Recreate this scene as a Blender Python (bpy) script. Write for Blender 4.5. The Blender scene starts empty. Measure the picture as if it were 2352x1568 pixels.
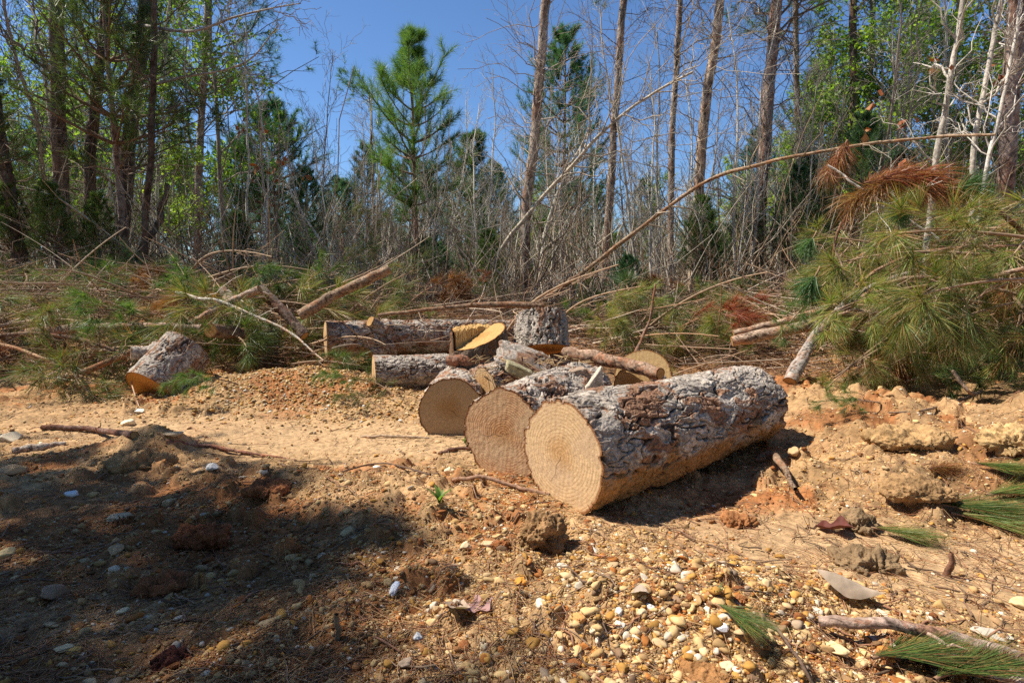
import bpy, math, random
import numpy as np
from mathutils import Vector, Matrix, Quaternion
R = math.radians
# ------------------------------------------------------------------ camera, sky, sun
scene = bpy.context.scene
COL = scene.collection
H = 0.95
PITCH = math.atan(147 / 1306.7)
cam_d = bpy.data.cameras.new("camera"); cam = bpy.data.objects.new("camera", cam_d); COL.objects.link(cam)
cam_d.sensor_width = 36; cam_d.lens = 20.0; cam_d.clip_start = 0.05; cam_d.clip_end = 2000
cam.location = (0, 0, H); cam.rotation_euler = (math.pi / 2 - PITCH, 0, 0)
scene.camera = cam

SUN_EL, SUN_AZ = R(56), R(9)                       # sun on the left, a little behind the scene
S = np.array([-math.cos(SUN_AZ) * math.cos(SUN_EL), math.sin(SUN_AZ) * math.cos(SUN_EL), math.sin(SUN_EL)])
w = bpy.data.worlds.new("World"); scene.world = w; w.use_nodes = True
nt = w.node_tree; nt.nodes.clear()
sky = nt.nodes.new("ShaderNodeTexSky"); sky.sky_type = 'NISHITA'; sky.sun_disc = False
sky.sun_elevation = SUN_EL
sky.sun_rotation = math.atan2(S[0], S[1])
sky.air_density = 1.0; sky.dust_density = 0.1; sky.ozone_density = 2.0; sky.altitude = 600
bg = nt.nodes.new("ShaderNodeBackground"); bg.inputs[1].default_value = 0.07
wo = nt.nodes.new("ShaderNodeOutputWorld")
tint = nt.nodes.new('ShaderNodeVectorMath'); tint.operation = 'MULTIPLY'; tint.inputs[1].default_value = (.86, 1.10, 1.36)
nt.links.new(sky.outputs[0], tint.inputs[0]); nt.links.new(tint.outputs[0], bg.inputs[0]); nt.links.new(bg.outputs[0], wo.inputs[0])
sun_d = bpy.data.lights.new("sun", 'SUN'); sun_d.energy = 5.0; sun_d.angle = R(0.6); sun_d.color = (1, .92, .79)
sun = bpy.data.objects.new("sun", sun_d); COL.objects.link(sun)
sun.rotation_euler = Vector(S.tolist()).to_track_quat('Z', 'Y').to_euler()
scene.view_settings.view_transform = 'Standard'; scene.view_settings.look = 'None'
scene.view_settings.exposure = 0.66; scene.view_settings.gamma = 1
scene.cycles.max_bounces = 6; scene.cycles.diffuse_bounces = 3; scene.cycles.transmission_bounces = 3
scene.cycles.use_denoising = False

# ------------------------------------------------------------------ numeric helpers
rng = np.random.default_rng(7)
def A(x): return np.asarray(x, dtype=np.float64)
def nrm(v): return v / (np.linalg.norm(v, axis=-1, keepdims=True) + 1e-9)
def sst(x, a, b):
    t = np.clip((x - a) / (b - a), 0, 1); return t * t * (3 - 2 * t)
def h3(ix, iy, iz, seed=0):
    n = (ix.astype(np.int64) * 374761393 + iy.astype(np.int64) * 668265263 + iz.astype(np.int64) * 2147483647 + seed * 974634777) & 0xffffffff
    n = ((n ^ (n >> 13)) * 1274126177) & 0xffffffff
    n = ((n ^ (n >> 16)) * 2246822519) & 0xffffffff
    n = n ^ (n >> 15)
    return (n & 0xffffff) / float(0xffffff)
def vnoise(p, seed=0):
    i = np.floor(p).astype(np.int64); f = p - i; f = f * f * (3 - 2 * f)
    x, y, z = i[..., 0], i[..., 1], i[..., 2]; fx, fy, fz = f[..., 0], f[..., 1], f[..., 2]
    r = 0
    for dx in (0, 1):
        for dy in (0, 1):
            for dz in (0, 1):
                wgt = (fx if dx else 1 - fx) * (fy if dy else 1 - fy) * (fz if dz else 1 - fz)
                r = r + wgt * h3(x + dx, y + dy, z + dz, seed)
    return r * 2 - 1
def fbm(p, octv=4, seed=0, gain=.5):
    a, s, r = 1., 1., 0
    for k in range(octv):
        r = r + a * vnoise(p * s, seed + k * 17); a *= gain; s *= 2.03
    return r
def n2(x, y, sc, octv=3, seed=0, gain=.5):
    return fbm(np.stack([x * sc, y * sc, np.zeros_like(x) + .37], -1), octv, seed, gain)
def worley(p, seed=0):
    i = np.floor(p).astype(np.int64)
    F1 = np.full(p.shape[:-1], 9.); F2 = F1.copy(); ID = np.zeros(p.shape[:-1]); OFF = np.zeros(p.shape)
    for dx in (-1, 0, 1):
        for dy in (-1, 0, 1):
            for dz in (-1, 0, 1):
                cx, cy, cz = i[..., 0] + dx, i[..., 1] + dy, i[..., 2] + dz
                q = np.stack([cx + h3(cx, cy, cz, seed + 1), cy + h3(cx, cy, cz, seed + 2), cz + h3(cx, cy, cz, seed + 3)], -1) - p
                d = np.sqrt((q * q).sum(-1)); m = d < F1
                F2 = np.where(m, F1, np.minimum(F2, d)); F1 = np.where(m, d, F1)
                ID = np.where(m, h3(cx, cy, cz, seed + 5), ID); OFF = np.where(m[..., None], q, OFF)
    return F1, F2, ID, OFF
def resample(P, n):
    """smooth curve through the given points"""
    P = A(P)
    if len(P) == 2: P = np.stack([P[0], P[0] * .67 + P[1] * .33, P[0] * .33 + P[1] * .67, P[1]])
    Q = np.vstack([2 * P[0] - P[1], P, 2 * P[-1] - P[-2]])
    L = np.r_[0, np.cumsum(np.linalg.norm(np.diff(P, axis=0), axis=1))]; u = np.linspace(0, L[-1], n)
    out = []
    for x in u:
        k = min(int(np.searchsorted(L, x, 'right')) - 1, len(P) - 2); t = (x - L[k]) / (L[k + 1] - L[k] + 1e-9)
        a, b, c, d = Q[k], Q[k + 1], Q[k + 2], Q[k + 3]
        out.append(.5 * (2 * b + (c - a) * t + (2 * a - 5 * b + 4 * c - d) * t * t + (3 * b - a - 3 * c + d) * t ** 3))
    return A(out)

# ------------------------------------------------------------------ photo pixel (2352 wide) -> place
CP, SP_ = math.cos(PITCH), math.sin(PITCH)
def P(px, py, Y):
    r, u = (px - 1176) / 1306.7, -(py - 784) / 1306.7
    d = A([r, CP + u * SP_, -SP_ + u * CP]); t = Y / d[1]
    return A([0, 0, H]) + d * t
def gauss(x, y, cx, cy, sx, sy, a, rot=0):
    c, s = math.cos(rot), math.sin(rot); dx, dy = x - cx, y - cy
    u, v = dx * c + dy * s, -dx * s + dy * c
    return a * np.exp(-(u / sx) ** 2 - (v / sy) ** 2)
def smooth_mask(x, y):
    """1 where the ground is washed smooth sand"""
    m = gauss(x, y, -1.2, 3.35, 1.9, .38, 1.2, .0) + gauss(x, y, .95, 1.92, .6, .26, 1.2, -.15) + gauss(x, y, 1.7, 1.75, .5, .25, .8) + gauss(x, y, -.35, 2.95, .5, .3, .8) + gauss(x, y, -1.2, 1.45, .6, .15, .6)
    return np.clip(m + .25 * n2(x, y, 2.2, 2, 5), 0, 1)
def berm(x, y):
    wx = np.interp(x, [-9, -3, -1.6, 0, 1.2, 2.2, 3.0, 5, 8], [.75, .7, .5, .42, .22, .18, .5, .75, .6])
    y0 = np.interp(x, [-5, -3, -1.5, 0, 1.5, 3], [4.6, 4.7, 5.2, 5.2, 4.8, 3.9])
    return wx * sst(y - y0, 0, 1.7) * (1 - .75 * sst(y, 8, 11)) * (1 + .3 * n2(x, y, 1.1, 3, 31))
def hbig(x, y):
    x = A(x); y = A(y)
    z = .03 * n2(x, y, .9, 2, 2) + .03
    z = z + gauss(x, y, .4, 1.5, .45, .22, .075) + gauss(x, y, -.75, 2.3, .55, .22, .085, -.35) + gauss(x, y, -.2, 1.95, .3, .15, .03)
    z = z + gauss(x, y, -1.75, 4.55, .8, .42, .2) + gauss(x, y, -1.0, 4.3, .5, .3, .07)
    z = z + gauss(x, y, -1.93, 2.95, .2, .13, .13) + gauss(x, y, -1.05, 2.5, .25, .15, .05)
    z = z + gauss(x, y, 2.25, 3.1, .6, .4, .14) + gauss(x, y, 2.9, 2.7, .4, .35, .2) + gauss(x, y, 1.9, 3.9, .5, .35, .13) + gauss(x, y, 1.9, 2.4, .4, .2, .06)
    z = z - gauss(x, y, .9, 2.35, .6, .12, .03, .53)
    rt_ = sst(x, .9, 2.2) * sst(y, 1.9, 2.6) * (1 - sst(y, 4.2, 5)); z = z + rt_ * (.07 + .08 * n2(x, y, 2.6, 3, 19))
    return z + berm(x, y)
def hgt(x, y):
    x = A(x); y = A(y); sm = smooth_mask(x, y); rough = (1 - .85 * sm)
    z = hbig(x, y)
    near = 1 - sst(y, 7, 14)
    a = n2(x, y, 5.5, 4, 9); b = np.abs(n2(x, y, 13, 3, 11))
    z = z + near * rough * (.022 * a + .02 * b) + .004 * n2(x, y, 30, 2, 13) * near
    # clods: crumbly lumps of red-brown earth
    F1, F2, ID, _ = worley(np.stack([x * 9, y * 9, np.zeros_like(x) + .5], -1), 77)
    cl = np.clip(1 - F1 * 1.7, 0, 1) * (ID > .62) * (n2(x, y, 1.6, 2, 15) > .05)
    z = z + near * rough * .045 * sst(cl, 0, .6)
    return z
def G(px, py, lift=0.):
    lo, d = P(px, py, 1.), None
    o = A([0, 0, H]); d = (lo - o)
    t = 1.
    ts = np.linspace(.6, 14, 700); pts = o + ts[:, None] * d
    below = np.nonzero(pts[:, 2] < hgt(pts[:, 0], pts[:, 1]))[0]
    t = ts[below[0]] if len(below) else 14.
    q = o + t * d
    return A([q[0], q[1], float(hgt(q[:1], q[1:2])[0]) + lift])
def gz(x, y): return float(hgt(A([x]), A([y]))[0])
def pix(p):
    d = A(p) - A([0, 0, H]); f = d[1] * CP - d[2] * SP_; u = d[1] * SP_ + d[2] * CP
    return 1176 + 1306.7 * d[0] / f, 784 - 1306.7 * u / f
def XB(px, Y, z=0.2): return (px - 1176) / 1306.7 * (Y * CP + (H - z) * SP_)

# ------------------------------------------------------------------ mesh accumulation
class Geo:
    def __init__(s): s.v = []; s.q = []; s.t = []; s.c = []; s.n = 0
    def add(s, v, q=None, t=None, col=(.5, .5, .5)):
        v = A(v).reshape(-1, 3)
        if q is not None and len(q): s.q.append(np.asarray(q).reshape(-1, 4) + s.n)
        if t is not None and len(t): s.t.append(np.asarray(t).reshape(-1, 3) + s.n)
        s.v.append(v); s.c.append(np.broadcast_to(A(col), (len(v), 3))); s.n += len(v)
    def tubes(s, Pm, Rm, sides=4, col=(.5, .5, .5), jit=.0):
        Pm = A(Pm); Rm = A(Rm)
        if Pm.ndim == 2: Pm = Pm[None]; Rm = Rm[None]
        m, n, _ = Pm.shape
        T = nrm(np.gradient(Pm, axis=1)); mean = nrm(Pm[:, -1] - Pm[:, 0])
        ref = np.where(np.abs(mean[:, 2:3]) < .8, A([[0, 0, 1.]]), A([[1., 0, 0]]))[:, None]
        U = nrm(np.cross(T, np.broadcast_to(ref, T.shape))); V = np.cross(T, U)
        a = np.arange(sides) / sides * 2 * math.pi
        rr = Rm[:, :, None, None]
        if jit: rr = rr * (1 + jit * rng.uniform(-1, 1, (m, n, sides, 1)))
        v = Pm[:, :, None] + rr * (np.cos(a)[None, None, :, None] * U[:, :, None] + np.sin(a)[None, None, :, None] * V[:, :, None])
        j = np.arange(sides); j2 = (j + 1) % sides; i = np.arange(n - 1)[:, None] * sides
        base = np.stack([i + j, i + j2, i + sides + j2, i + sides + j], -1).reshape(-1, 4)
        q = (base[None] + (np.arange(m) * n * sides)[:, None, None]).reshape(-1, 4)
        col = A(col)
        if col.ndim == 2: col = np.repeat(col, n * sides, axis=0)
        s.add(v.reshape(-1, 3), q=q, col=col)
    def build(s, name, mat, parent=None, loc=None, smooth=True, local=False):
        me = bpy.data.meshes.new(name); o = bpy.data.objects.new(name, me); COL.objects.link(o)
        V = np.vstack(s.v); C = np.vstack(s.c)
        off = A([0, 0, 0])
        if not local:
            if parent is not None: off = A(parent.location)
            elif loc is not None: off = A(loc)
        V = V - off
        t = np.vstack(s.t) if s.t else np.zeros((0, 3), int); q = np.vstack(s.q) if s.q else np.zeros((0, 4), int)
        me.vertices.add(len(V)); me.vertices.foreach_set('co', V.astype(np.float32).ravel())
        me.loops.add(t.size + q.size); me.loops.foreach_set('vertex_index', np.r_[t.ravel(), q.ravel()].astype(np.int32))
        me.polygons.add(len(t) + len(q))
        me.polygons.foreach_set('loop_start', np.r_[np.arange(len(t)) * 3, t.size + np.arange(len(q)) * 4].astype(np.int32))
        me.polygons.foreach_set('use_smooth', np.full(len(t) + len(q), bool(smooth)))
        me.update(calc_edges=True)
        ca = me.color_attributes.new('Col', 'FLOAT_COLOR', 'POINT')
        ca.data.foreach_set('color', np.c_[C, np.ones(len(C))].astype(np.float32).ravel())
        me.materials.append(mat)
        if parent is not None: o.parent = parent
        elif loc is not None: o.location = tuple(loc)
        return o
def tag(o, label=None, cat=None, group=None, kind=None):
    if label: o['label'] = label
    if cat: o['category'] = cat
    if group: o['group'] = group
    if kind: o['kind'] = kind
    return o
def thing(name, label, cat, loc=(0, 0, 0), group=None, quat=None):
    o = bpy.data.objects.new(name, None); COL.objects.link(o); o.location = tuple(float(c) for c in loc)
    o.empty_display_size = .1
    if quat is not None: o.rotation_mode = 'QUATERNION'; o.rotation_quaternion = quat
    return tag(o, label, cat, group)
ORD = ['first', 'second', 'third', 'fourth', 'fifth', 'sixth', 'seventh', 'eighth', 'ninth', 'tenth', 'eleventh', 'twelfth', 'thirteenth', 'fourteenth', 'fifteenth', 'sixteenth', 'seventeenth', 'eighteenth', 'nineteenth', 'twentieth'] + ['%dth' % k for k in range(21, 99)]
CH = {}
def dup(o, loc=None, rot=None, scale=None, label=None, group=None):
    if o.name not in CH: CH[o.name] = [(c, [g for g in bpy.data.objects if g.parent is c]) for c in bpy.data.objects if c.parent is o]
    r = o.copy(); COL.objects.link(r)
    for c, gs in CH[o.name]:
        cc = c.copy(); COL.objects.link(cc); cc.parent = r
        for g in gs: gg = g.copy(); COL.objects.link(gg); gg.parent = cc
    place(r, loc, rot, scale)
    if label: r['label'] = label
    if group: r['group'] = group
    return r
def place(r, loc=None, rot=None, scale=None):
    if loc is not None: r.location = tuple(float(c) for c in loc)
    if rot is not None:
        if isinstance(rot, Quaternion): r.rotation_mode = 'QUATERNION'; r.rotation_quaternion = rot
        else: r.rotation_mode = 'XYZ'; r.rotation_euler = rot
    if scale is not None: r.scale = (scale,) * 3 if np.isscalar(scale) else scale

# ------------------------------------------------------------------ materials
def mk(name):
    m = bpy.data.materials.new(name); m.use_nodes = True; t = m.node_tree; t.nodes.clear()
    out = t.nodes.new('ShaderNodeOutputMaterial'); b = t.nodes.new('ShaderNodeBsdfPrincipled')
    t.links.new(b.outputs[0], out.inputs[0]); return m, t, b, out
def vmat(name, rough=.85, spec=.3, bump=None, var=None, transl=0., objvar=0., hue=0.):
    m, t, b, out = mk(name); L = t.links.new
    at = t.nodes.new('ShaderNodeAttribute'); at.attribute_name = 'Col'; c = at.outputs['Color']
    co = t.nodes.new('ShaderNodeTexCoord')
    if var:
        nz = t.nodes.new('ShaderNodeTexNoise'); nz.inputs['Scale'].default_value = var[0]; nz.inputs['Detail'].default_value = 6
        L(co.outputs['Object'], nz.inputs['Vector'])
        mr = t.nodes.new('ShaderNodeMapRange'); mr.inputs[1].default_value = .3; mr.inputs[2].default_value = .7
        mr.inputs[3].default_value = 1 - var[1]; mr.inputs[4].default_value = 1 + var[1]; L(nz.outputs[0], mr.inputs[0])
        vm = t.nodes.new('ShaderNodeVectorMath'); vm.operation = 'SCALE'; L(c, vm.inputs[0]); L(mr.outputs[0], vm.inputs['Scale']); c = vm.outputs[0]
    if objvar or hue:
        oi = t.nodes.new('ShaderNodeObjectInfo'); hs = t.nodes.new('ShaderNodeHueSaturation')
        m1 = t.nodes.new('ShaderNodeMapRange'); m1.inputs[3].default_value = 1 - objvar; m1.inputs[4].default_value = 1 + objvar; L(oi.outputs['Random'], m1.inputs[0])
        L(m1.outputs[0], hs.inputs['Value'])
        m2 = t.nodes.new('ShaderNodeMath'); m2.operation = 'MULTIPLY'; m2.inputs[1].default_value = 7.31; L(oi.outputs['Random'], m2.inputs[0])
        m3 = t.nodes.new('ShaderNodeMath'); m3.operation = 'FRACT'; L(m2.outputs[0], m3.inputs[0])
        m4 = t.nodes.new('ShaderNodeMapRange'); m4.inputs[3].default_value = .5 - hue; m4.inputs[4].default_value = .5 + hue; L(m3.outputs[0], m4.inputs[0])
        L(m4.outputs[0], hs.inputs['Hue']); L(c, hs.inputs['Color']); c = hs.outputs[0]
    L(c, b.inputs['Base Color']); b.inputs['Roughness'].default_value = rough; b.inputs['Specular IOR Level'].default_value = spec
    if bump:
        nz = t.nodes.new('ShaderNodeTexNoise'); nz.inputs['Scale'].default_value = bump[0]; nz.inputs['Detail'].default_value = 8; nz.inputs['Roughness'].default_value = .65
        L(co.outputs['Object'], nz.inputs['Vector'])
        bp = t.nodes.new('ShaderNodeBump'); bp.inputs['Strength'].default_value = bump[1]; bp.inputs['Distance'].default_value = bump[2]
        L(nz.outputs[0], bp.inputs['Height']); L(bp.outputs[0], b.inputs['Normal'])
    if transl:
        tr = t.nodes.new('ShaderNodeBsdfTranslucent'); mx = t.nodes.new('ShaderNodeMixShader'); mx.inputs[0].default_value = transl
        vm = t.nodes.new('ShaderNodeVectorMath'); vm.operation = 'MULTIPLY'; vm.inputs[1].default_value = (1.35, 1.5, .7); L(c, vm.inputs[0])
        L(vm.outputs[0], tr.inputs[0]); L(b.outputs[0], mx.inputs[1]); L(tr.outputs[0], mx.inputs[2]); L(mx.outputs[0], out.inputs[0])
    return m
M_ground = vmat('sandy_earth', .95, .15, bump=(90, .55, .012), var=(38, .26))
M_stone = vmat('pebble_stone', .85, .2, bump=(160, .25, .003), var=(70, .15))
M_grit = vmat('grit', .9, .2)
M_bark = vmat('log_bark', .92, .15, bump=(120, .8, .006), var=(60, .38))
M_trunk = vmat('trunk_bark', .92, .2, bump=(30, .9, .02), var=(18, .35))
M_twig = vmat('twig_bark', .85, .25, var=(25, .25), objvar=.18)
M_stick = vmat('stick_bark', .85, .25, bump=(55, .9, .006), var=(35, .4))
M_needle = vmat('pine_needles', .45, .45, transl=.3, objvar=.22, hue=.015)
M_leaf = vmat('spring_leaves', .5, .4, transl=.5, objvar=.15, hue=.01)
M_litter = vmat('pine_straw', .8, .2)
M_clod = vmat('dried_mud', .97, .1, bump=(55, .9, .015), var=(25, .25))
M_dleaf = vmat('dead_leaf', .7, .3, bump=(30, .3, .004), var=(28, .25), transl=.15)

def cut_mat(name, light, dark, dirt, ring=150., dirt_amt=.5, wob=.02):
    m, t, b, out = mk(name); L = t.links.new
    co = t.nodes.new('ShaderNodeTexCoord')
    nz = t.nodes.new('ShaderNodeTexNoise'); nz.inputs['Scale'].default_value = 7; nz.inputs['Detail'].default_value = 2; L(co.outputs['Object'], nz.inputs['Vector'])
    sp = t.nodes.new('ShaderNodeSeparateXYZ'); L(co.outputs['Object'], sp.inputs[0])
    cb = t.nodes.new('ShaderNodeCombineXYZ'); L(sp.outputs[0], cb.inputs[0]); L(sp.outputs[1], cb.inputs[1])
    ln = t.nodes.new('ShaderNodeVectorMath'); ln.operation = 'LENGTH'; L(cb.outputs[0], ln.inputs[0])
    ma = t.nodes.new('ShaderNodeMath'); ma.operation = 'MULTIPLY_ADD'; ma.inputs[1].default_value = wob; L(nz.outputs[0], ma.inputs[0]); L(ln.outputs['Value'], ma.inputs[2])
    mf = t.nodes.new('ShaderNodeMath'); mf.operation = 'MULTIPLY'; mf.inputs[1].default_value = ring; L(ma.outputs[0], mf.inputs[0])
    fr = t.nodes.new('ShaderNodeMath'); fr.operation = 'FRACT'; L(mf.outputs[0], fr.inputs[0])
    rp = t.nodes.new('ShaderNodeValToRGB'); rp.color_ramp.elements[0].color = (*light, 1); rp.color_ramp.elements[1].color = (*light, 1)
    rp.color_ramp.elements[0].position = .0; rp.color_ramp.elements[1].position = 1
    e = rp.color_ramp.elements.new(.5); e.color = (*light, 1); e = rp.color_ramp.elements.new(.86); e.color = (*dark, 1)
    L(fr.outputs[0], rp.inputs[0])
    d1 = t.nodes.new('ShaderNodeTexNoise'); d1.inputs['Scale'].default_value = 6; d1.inputs['Detail'].default_value = 5; L(co.outputs['Object'], d1.inputs['Vector'])
    d2 = t.nodes.new('ShaderNodeMapRange'); d2.inputs[1].default_value = .62 - dirt_amt * .45; d2.inputs[2].default_value = .8 - dirt_amt * .45; L(d1.outputs[0], d2.inputs[0])
    g = t.nodes.new('ShaderNodeTexNoise'); g.inputs['Scale'].default_value = 62; g.inputs['Detail'].default_value = 4; g.inputs['Roughness'].default_value = .7; L(co.outputs['Object'], g.inputs['Vector'])
    gm = t.nodes.new('ShaderNodeMapRange'); gm.inputs[1].default_value = .3; gm.inputs[2].default_value = .7; gm.inputs[3].default_value = .84; gm.inputs[4].default_value = 1.14; L(g.outputs[0], gm.inputs[0])
    mx = t.nodes.new('ShaderNodeMix'); mx.data_type = 'RGBA'; L(d2.outputs[0], mx.inputs[0]); L(rp.outputs[0], mx.inputs[6]); mx.inputs[7].default_value = (*dirt, 1)
    hr = t.nodes.new('ShaderNodeMath'); hr.operation = 'MULTIPLY_ADD'; hr.inputs[1].default_value = .11; L(d1.outputs[0], hr.inputs[0]); L(ln.outputs['Value'], hr.inputs[2])
    hm = t.nodes.new('ShaderNodeMapRange'); hm.inputs[1].default_value = .085; hm.inputs[2].default_value = .15; hm.inputs[3].default_value = 0; hm.inputs[4].default_value = 1; L(hr.outputs[0], hm.inputs[0])
    hx = t.nodes.new('ShaderNodeMix'); hx.data_type = 'RGBA'; L(hm.outputs[0], hx.inputs[0]); hx.inputs[6].default_value = (.84, .74, .62, 1); hx.inputs[7].default_value = (1, 1, 1, 1)
    hmul = t.nodes.new('ShaderNodeVectorMath'); hmul.operation = 'MULTIPLY'; L(mx.outputs[2], hmul.inputs[0]); L(hx.outputs[2], hmul.inputs[1])
    sc = t.nodes.new('ShaderNodeVectorMath'); sc.operation = 'SCALE'; L(hmul.outputs[0], sc.inputs[0]); L(gm.outputs[0], sc.inputs['Scale'])
    at = t.nodes.new('ShaderNodeAttribute'); at.attribute_name = 'Col'
    mu = t.nodes.new('ShaderNodeVectorMath'); mu.operation = 'MULTIPLY'; L(sc.outputs[0], mu.inputs[0]); L(at.outputs['Color'], mu.inputs[1])
    L(mu.outputs[0], b.inputs['Base Color']); b.inputs['Roughness'].default_value = .9; b.inputs['Specular IOR Level'].default_value = .15
    wv = t.nodes.new('ShaderNodeTexWave'); wv.inputs['Scale'].default_value = 12; wv.inputs['Distortion'].default_value = 9; wv.inputs['Detail'].default_value = 3; wv.inputs['Detail Scale'].default_value = .6; L(co.outputs['Object'], wv.inputs['Vector'])
    bp = t.nodes.new('ShaderNodeBump'); bp.inputs['Strength'].default_value = .5; bp.inputs['Distance'].default_value = .005; L(g.outputs[0], bp.inputs['Height'])
    b3 = t.nodes.new('ShaderNodeBump'); b3.inputs['Strength'].default_value = .25; b3.inputs['Distance'].default_value = .002; L(wv.outputs['Fac'], b3.inputs['Height']); L(b3.outputs[0], bp.inputs['Normal'])
    b2 = t.nodes.new('ShaderNodeBump'); b2.inputs['Strength'].default_value = .12; b2.inputs['Distance'].default_value = .002; L(fr.outputs[0], b2.inputs['Height']); L(bp.outputs[0], b2.inputs['Normal'])
    L(b2.outputs[0], b.inputs['Normal'])
    return m
M_cut = cut_mat('sawn_wood', (.68, .47, .26), (.52, .32, .16), (.58, .40, .24), ring=70, dirt_amt=.3, wob=.012)
M_cut_ring = cut_mat('sawn_wood_ringed', (.66, .41, .22), (.33, .14, .065), (.60, .41, .24), ring=88, dirt_amt=.42, wob=.03)
M_cut_dull = cut_mat('sawn_wood_muddy', (.50, .35, .18), (.30, .18, .09), (.44, .31, .18), dirt_amt=.62)
M_cut_fresh = cut_mat('sawn_wood_fresh', (.56, .39, .19), (.32, .17, .065), (.48, .33, .17), ring=130, dirt_amt=.1)
M_cut_orange = cut_mat('sawn_wood_orange', (.62, .30, .07), (.34, .13, .03), (.5, .25, .07), ring=130, dirt_amt=.2)

# ------------------------------------------------------------------ ground
PAL = A([(.68, .51, .27), (.56, .32, .09), (.80, .74, .64), (.50, .34, .17), (.30, .20, .13), (.54, .22, .06), (.64, .44, .2), (.42, .33, .25), (.70, .54, .33)])
def ground_colour(x, y, z=None):
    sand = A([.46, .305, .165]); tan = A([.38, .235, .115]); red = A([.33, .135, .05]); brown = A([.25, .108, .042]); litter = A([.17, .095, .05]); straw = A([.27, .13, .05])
    sm = smooth_mask(x, y)[..., None]; c = tan * (1 + .25 * n2(x, y, 3, 4, 41)[..., None])
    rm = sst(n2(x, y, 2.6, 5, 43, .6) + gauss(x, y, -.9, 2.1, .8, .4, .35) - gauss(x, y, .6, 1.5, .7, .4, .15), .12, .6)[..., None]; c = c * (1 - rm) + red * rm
    bm = sst(n2(x, y, 1.3, 4, 47) - .25 + gauss(x, y, -1.0, 1.9, 1.15, .7, .62) + gauss(x, y, 2.2, 3.0, .8, .7, .4), .05, .4)[..., None]; c = c * (1 - .75 * bm) + brown * .75 * bm  # brown earth patches; lower left also painted darker and redder for the shade
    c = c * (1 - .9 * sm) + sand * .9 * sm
    y0 = np.interp(x, [-5, -3, -1.5, 0, 1.5, 3], [4.9, 4.9, 5.3, 5.0, 4.6, 3.9])
    lm = sst(y - y0 + .5 * n2(x, y, 1.8, 3, 51), -.1, .7)[..., None]
    lc = litter * (1 - .5 * sst(n2(x, y, 2, 3, 53), -.2, .5)[..., None]) + straw * .6 * sst(n2(x, y, 3, 3, 59), 0, .5)[..., None]
    c = c * (1 - lm) + lc * lm
    c = c * (1 + .3 * (1 - sm) * n2(x, y, 7, 4, 63, .6)[..., None]); speck = n2(x, y, 60, 2, 61)[..., None]
    return np.clip(c * (1 + .22 * speck), .01, .9)
ys = np.r_[np.linspace(-12, .5, 16)[:-1], .5 * (14 / .5) ** np.linspace(0, 1, 820), 14 * (400 / 14) ** np.linspace(0, 1, 60)[1:]]
ss = np.r_[-np.geomspace(14, 1.12, 34)[:-1], np.linspace(-1.12, 1.12, 1050), np.geomspace(1.12, 14, 34)[1:]]
YY, SS = np.meshgrid(ys, ss, indexing='ij'); XX = SS * (np.maximum(YY, .5) + .25)
ZZ = hgt(XX.ravel(), YY.ravel()); nY, nX = YY.shape
g = Geo(); i = np.arange(nY - 1)[:, None] * nX + np.arange(nX - 1)[None]
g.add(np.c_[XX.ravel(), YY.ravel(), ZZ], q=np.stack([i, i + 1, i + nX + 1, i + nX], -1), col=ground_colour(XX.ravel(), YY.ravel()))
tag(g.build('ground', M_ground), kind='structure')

# gravel ------------------------------------------------------------
def ico(sub):
    me = bpy.data.meshes.new('t'); import bmesh; bm = bmesh.new(); bmesh.ops.create_icosphere(bm, subdivisions=sub, radius=1); bm.to_mesh(me); bm.free()
    v = np.zeros(len(me.vertices) * 3); me.vertices.foreach_get('co', v); f = np.zeros(len(me.polygons) * 3, int); me.polygons.foreach_get('vertices', f)
    bpy.data.meshes.remove(me); return v.reshape(-1, 3), f.reshape(-1, 3)
ICO1, ICO2, ICO3, ICO5 = ico(1), ico(2), ico(4), ico(6)
def randrot(m, flat=1.):
    a = rng.uniform(0, 2 * math.pi, m); ca, sa = np.cos(a), np.sin(a); z = np.zeros(m); o = np.ones(m)
    Rz = np.stack([ca, -sa, z, sa, ca, z, z, z, o], -1).reshape(m, 3, 3)
    b = rng.normal(0, .35 * flat, m); cb, sb = np.cos(b), np.sin(b)
    return np.einsum('mij,mjk->mik', Rz, np.stack([o, z, z, z, cb, -sb, z, sb, cb], -1).reshape(m, 3, 3))
def pebbles(geo, xy, size, ic, cols, sink=.25, jit=.12):
    m = len(xy); bv, bf = ic
    sc = np.stack([size * rng.uniform(.8, 1.45, m), size * rng.uniform(.65, 1.1, m), size * rng.uniform(.4, .8, m)], -1)
    v = bv[None] * (1 + jit * rng.uniform(-1, 1, (m, len(bv), 1)))
    for _ in range(9):
        pn = nrm(rng.normal(0, 1, (m, 1, 3))); dd = (v * pn).sum(-1, keepdims=True) - rng.uniform(.38, .95, (m, 1, 1)); v = v - pn * np.maximum(dd, 0)
    v = np.einsum('mij,mkj->mki', randrot(m), v * sc[:, None])
    z = hgt(xy[:, 0], xy[:, 1]) + sc[:, 2] * (1 - 2 * sink)
    v = v + np.c_[xy, z][:, None]
    geo.add(v, t=(bf[None] + (np.arange(m) * len(bv))[:, None, None]).reshape(-1, 3), col=np.repeat(cols, len(bv), axis=0))
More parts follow.
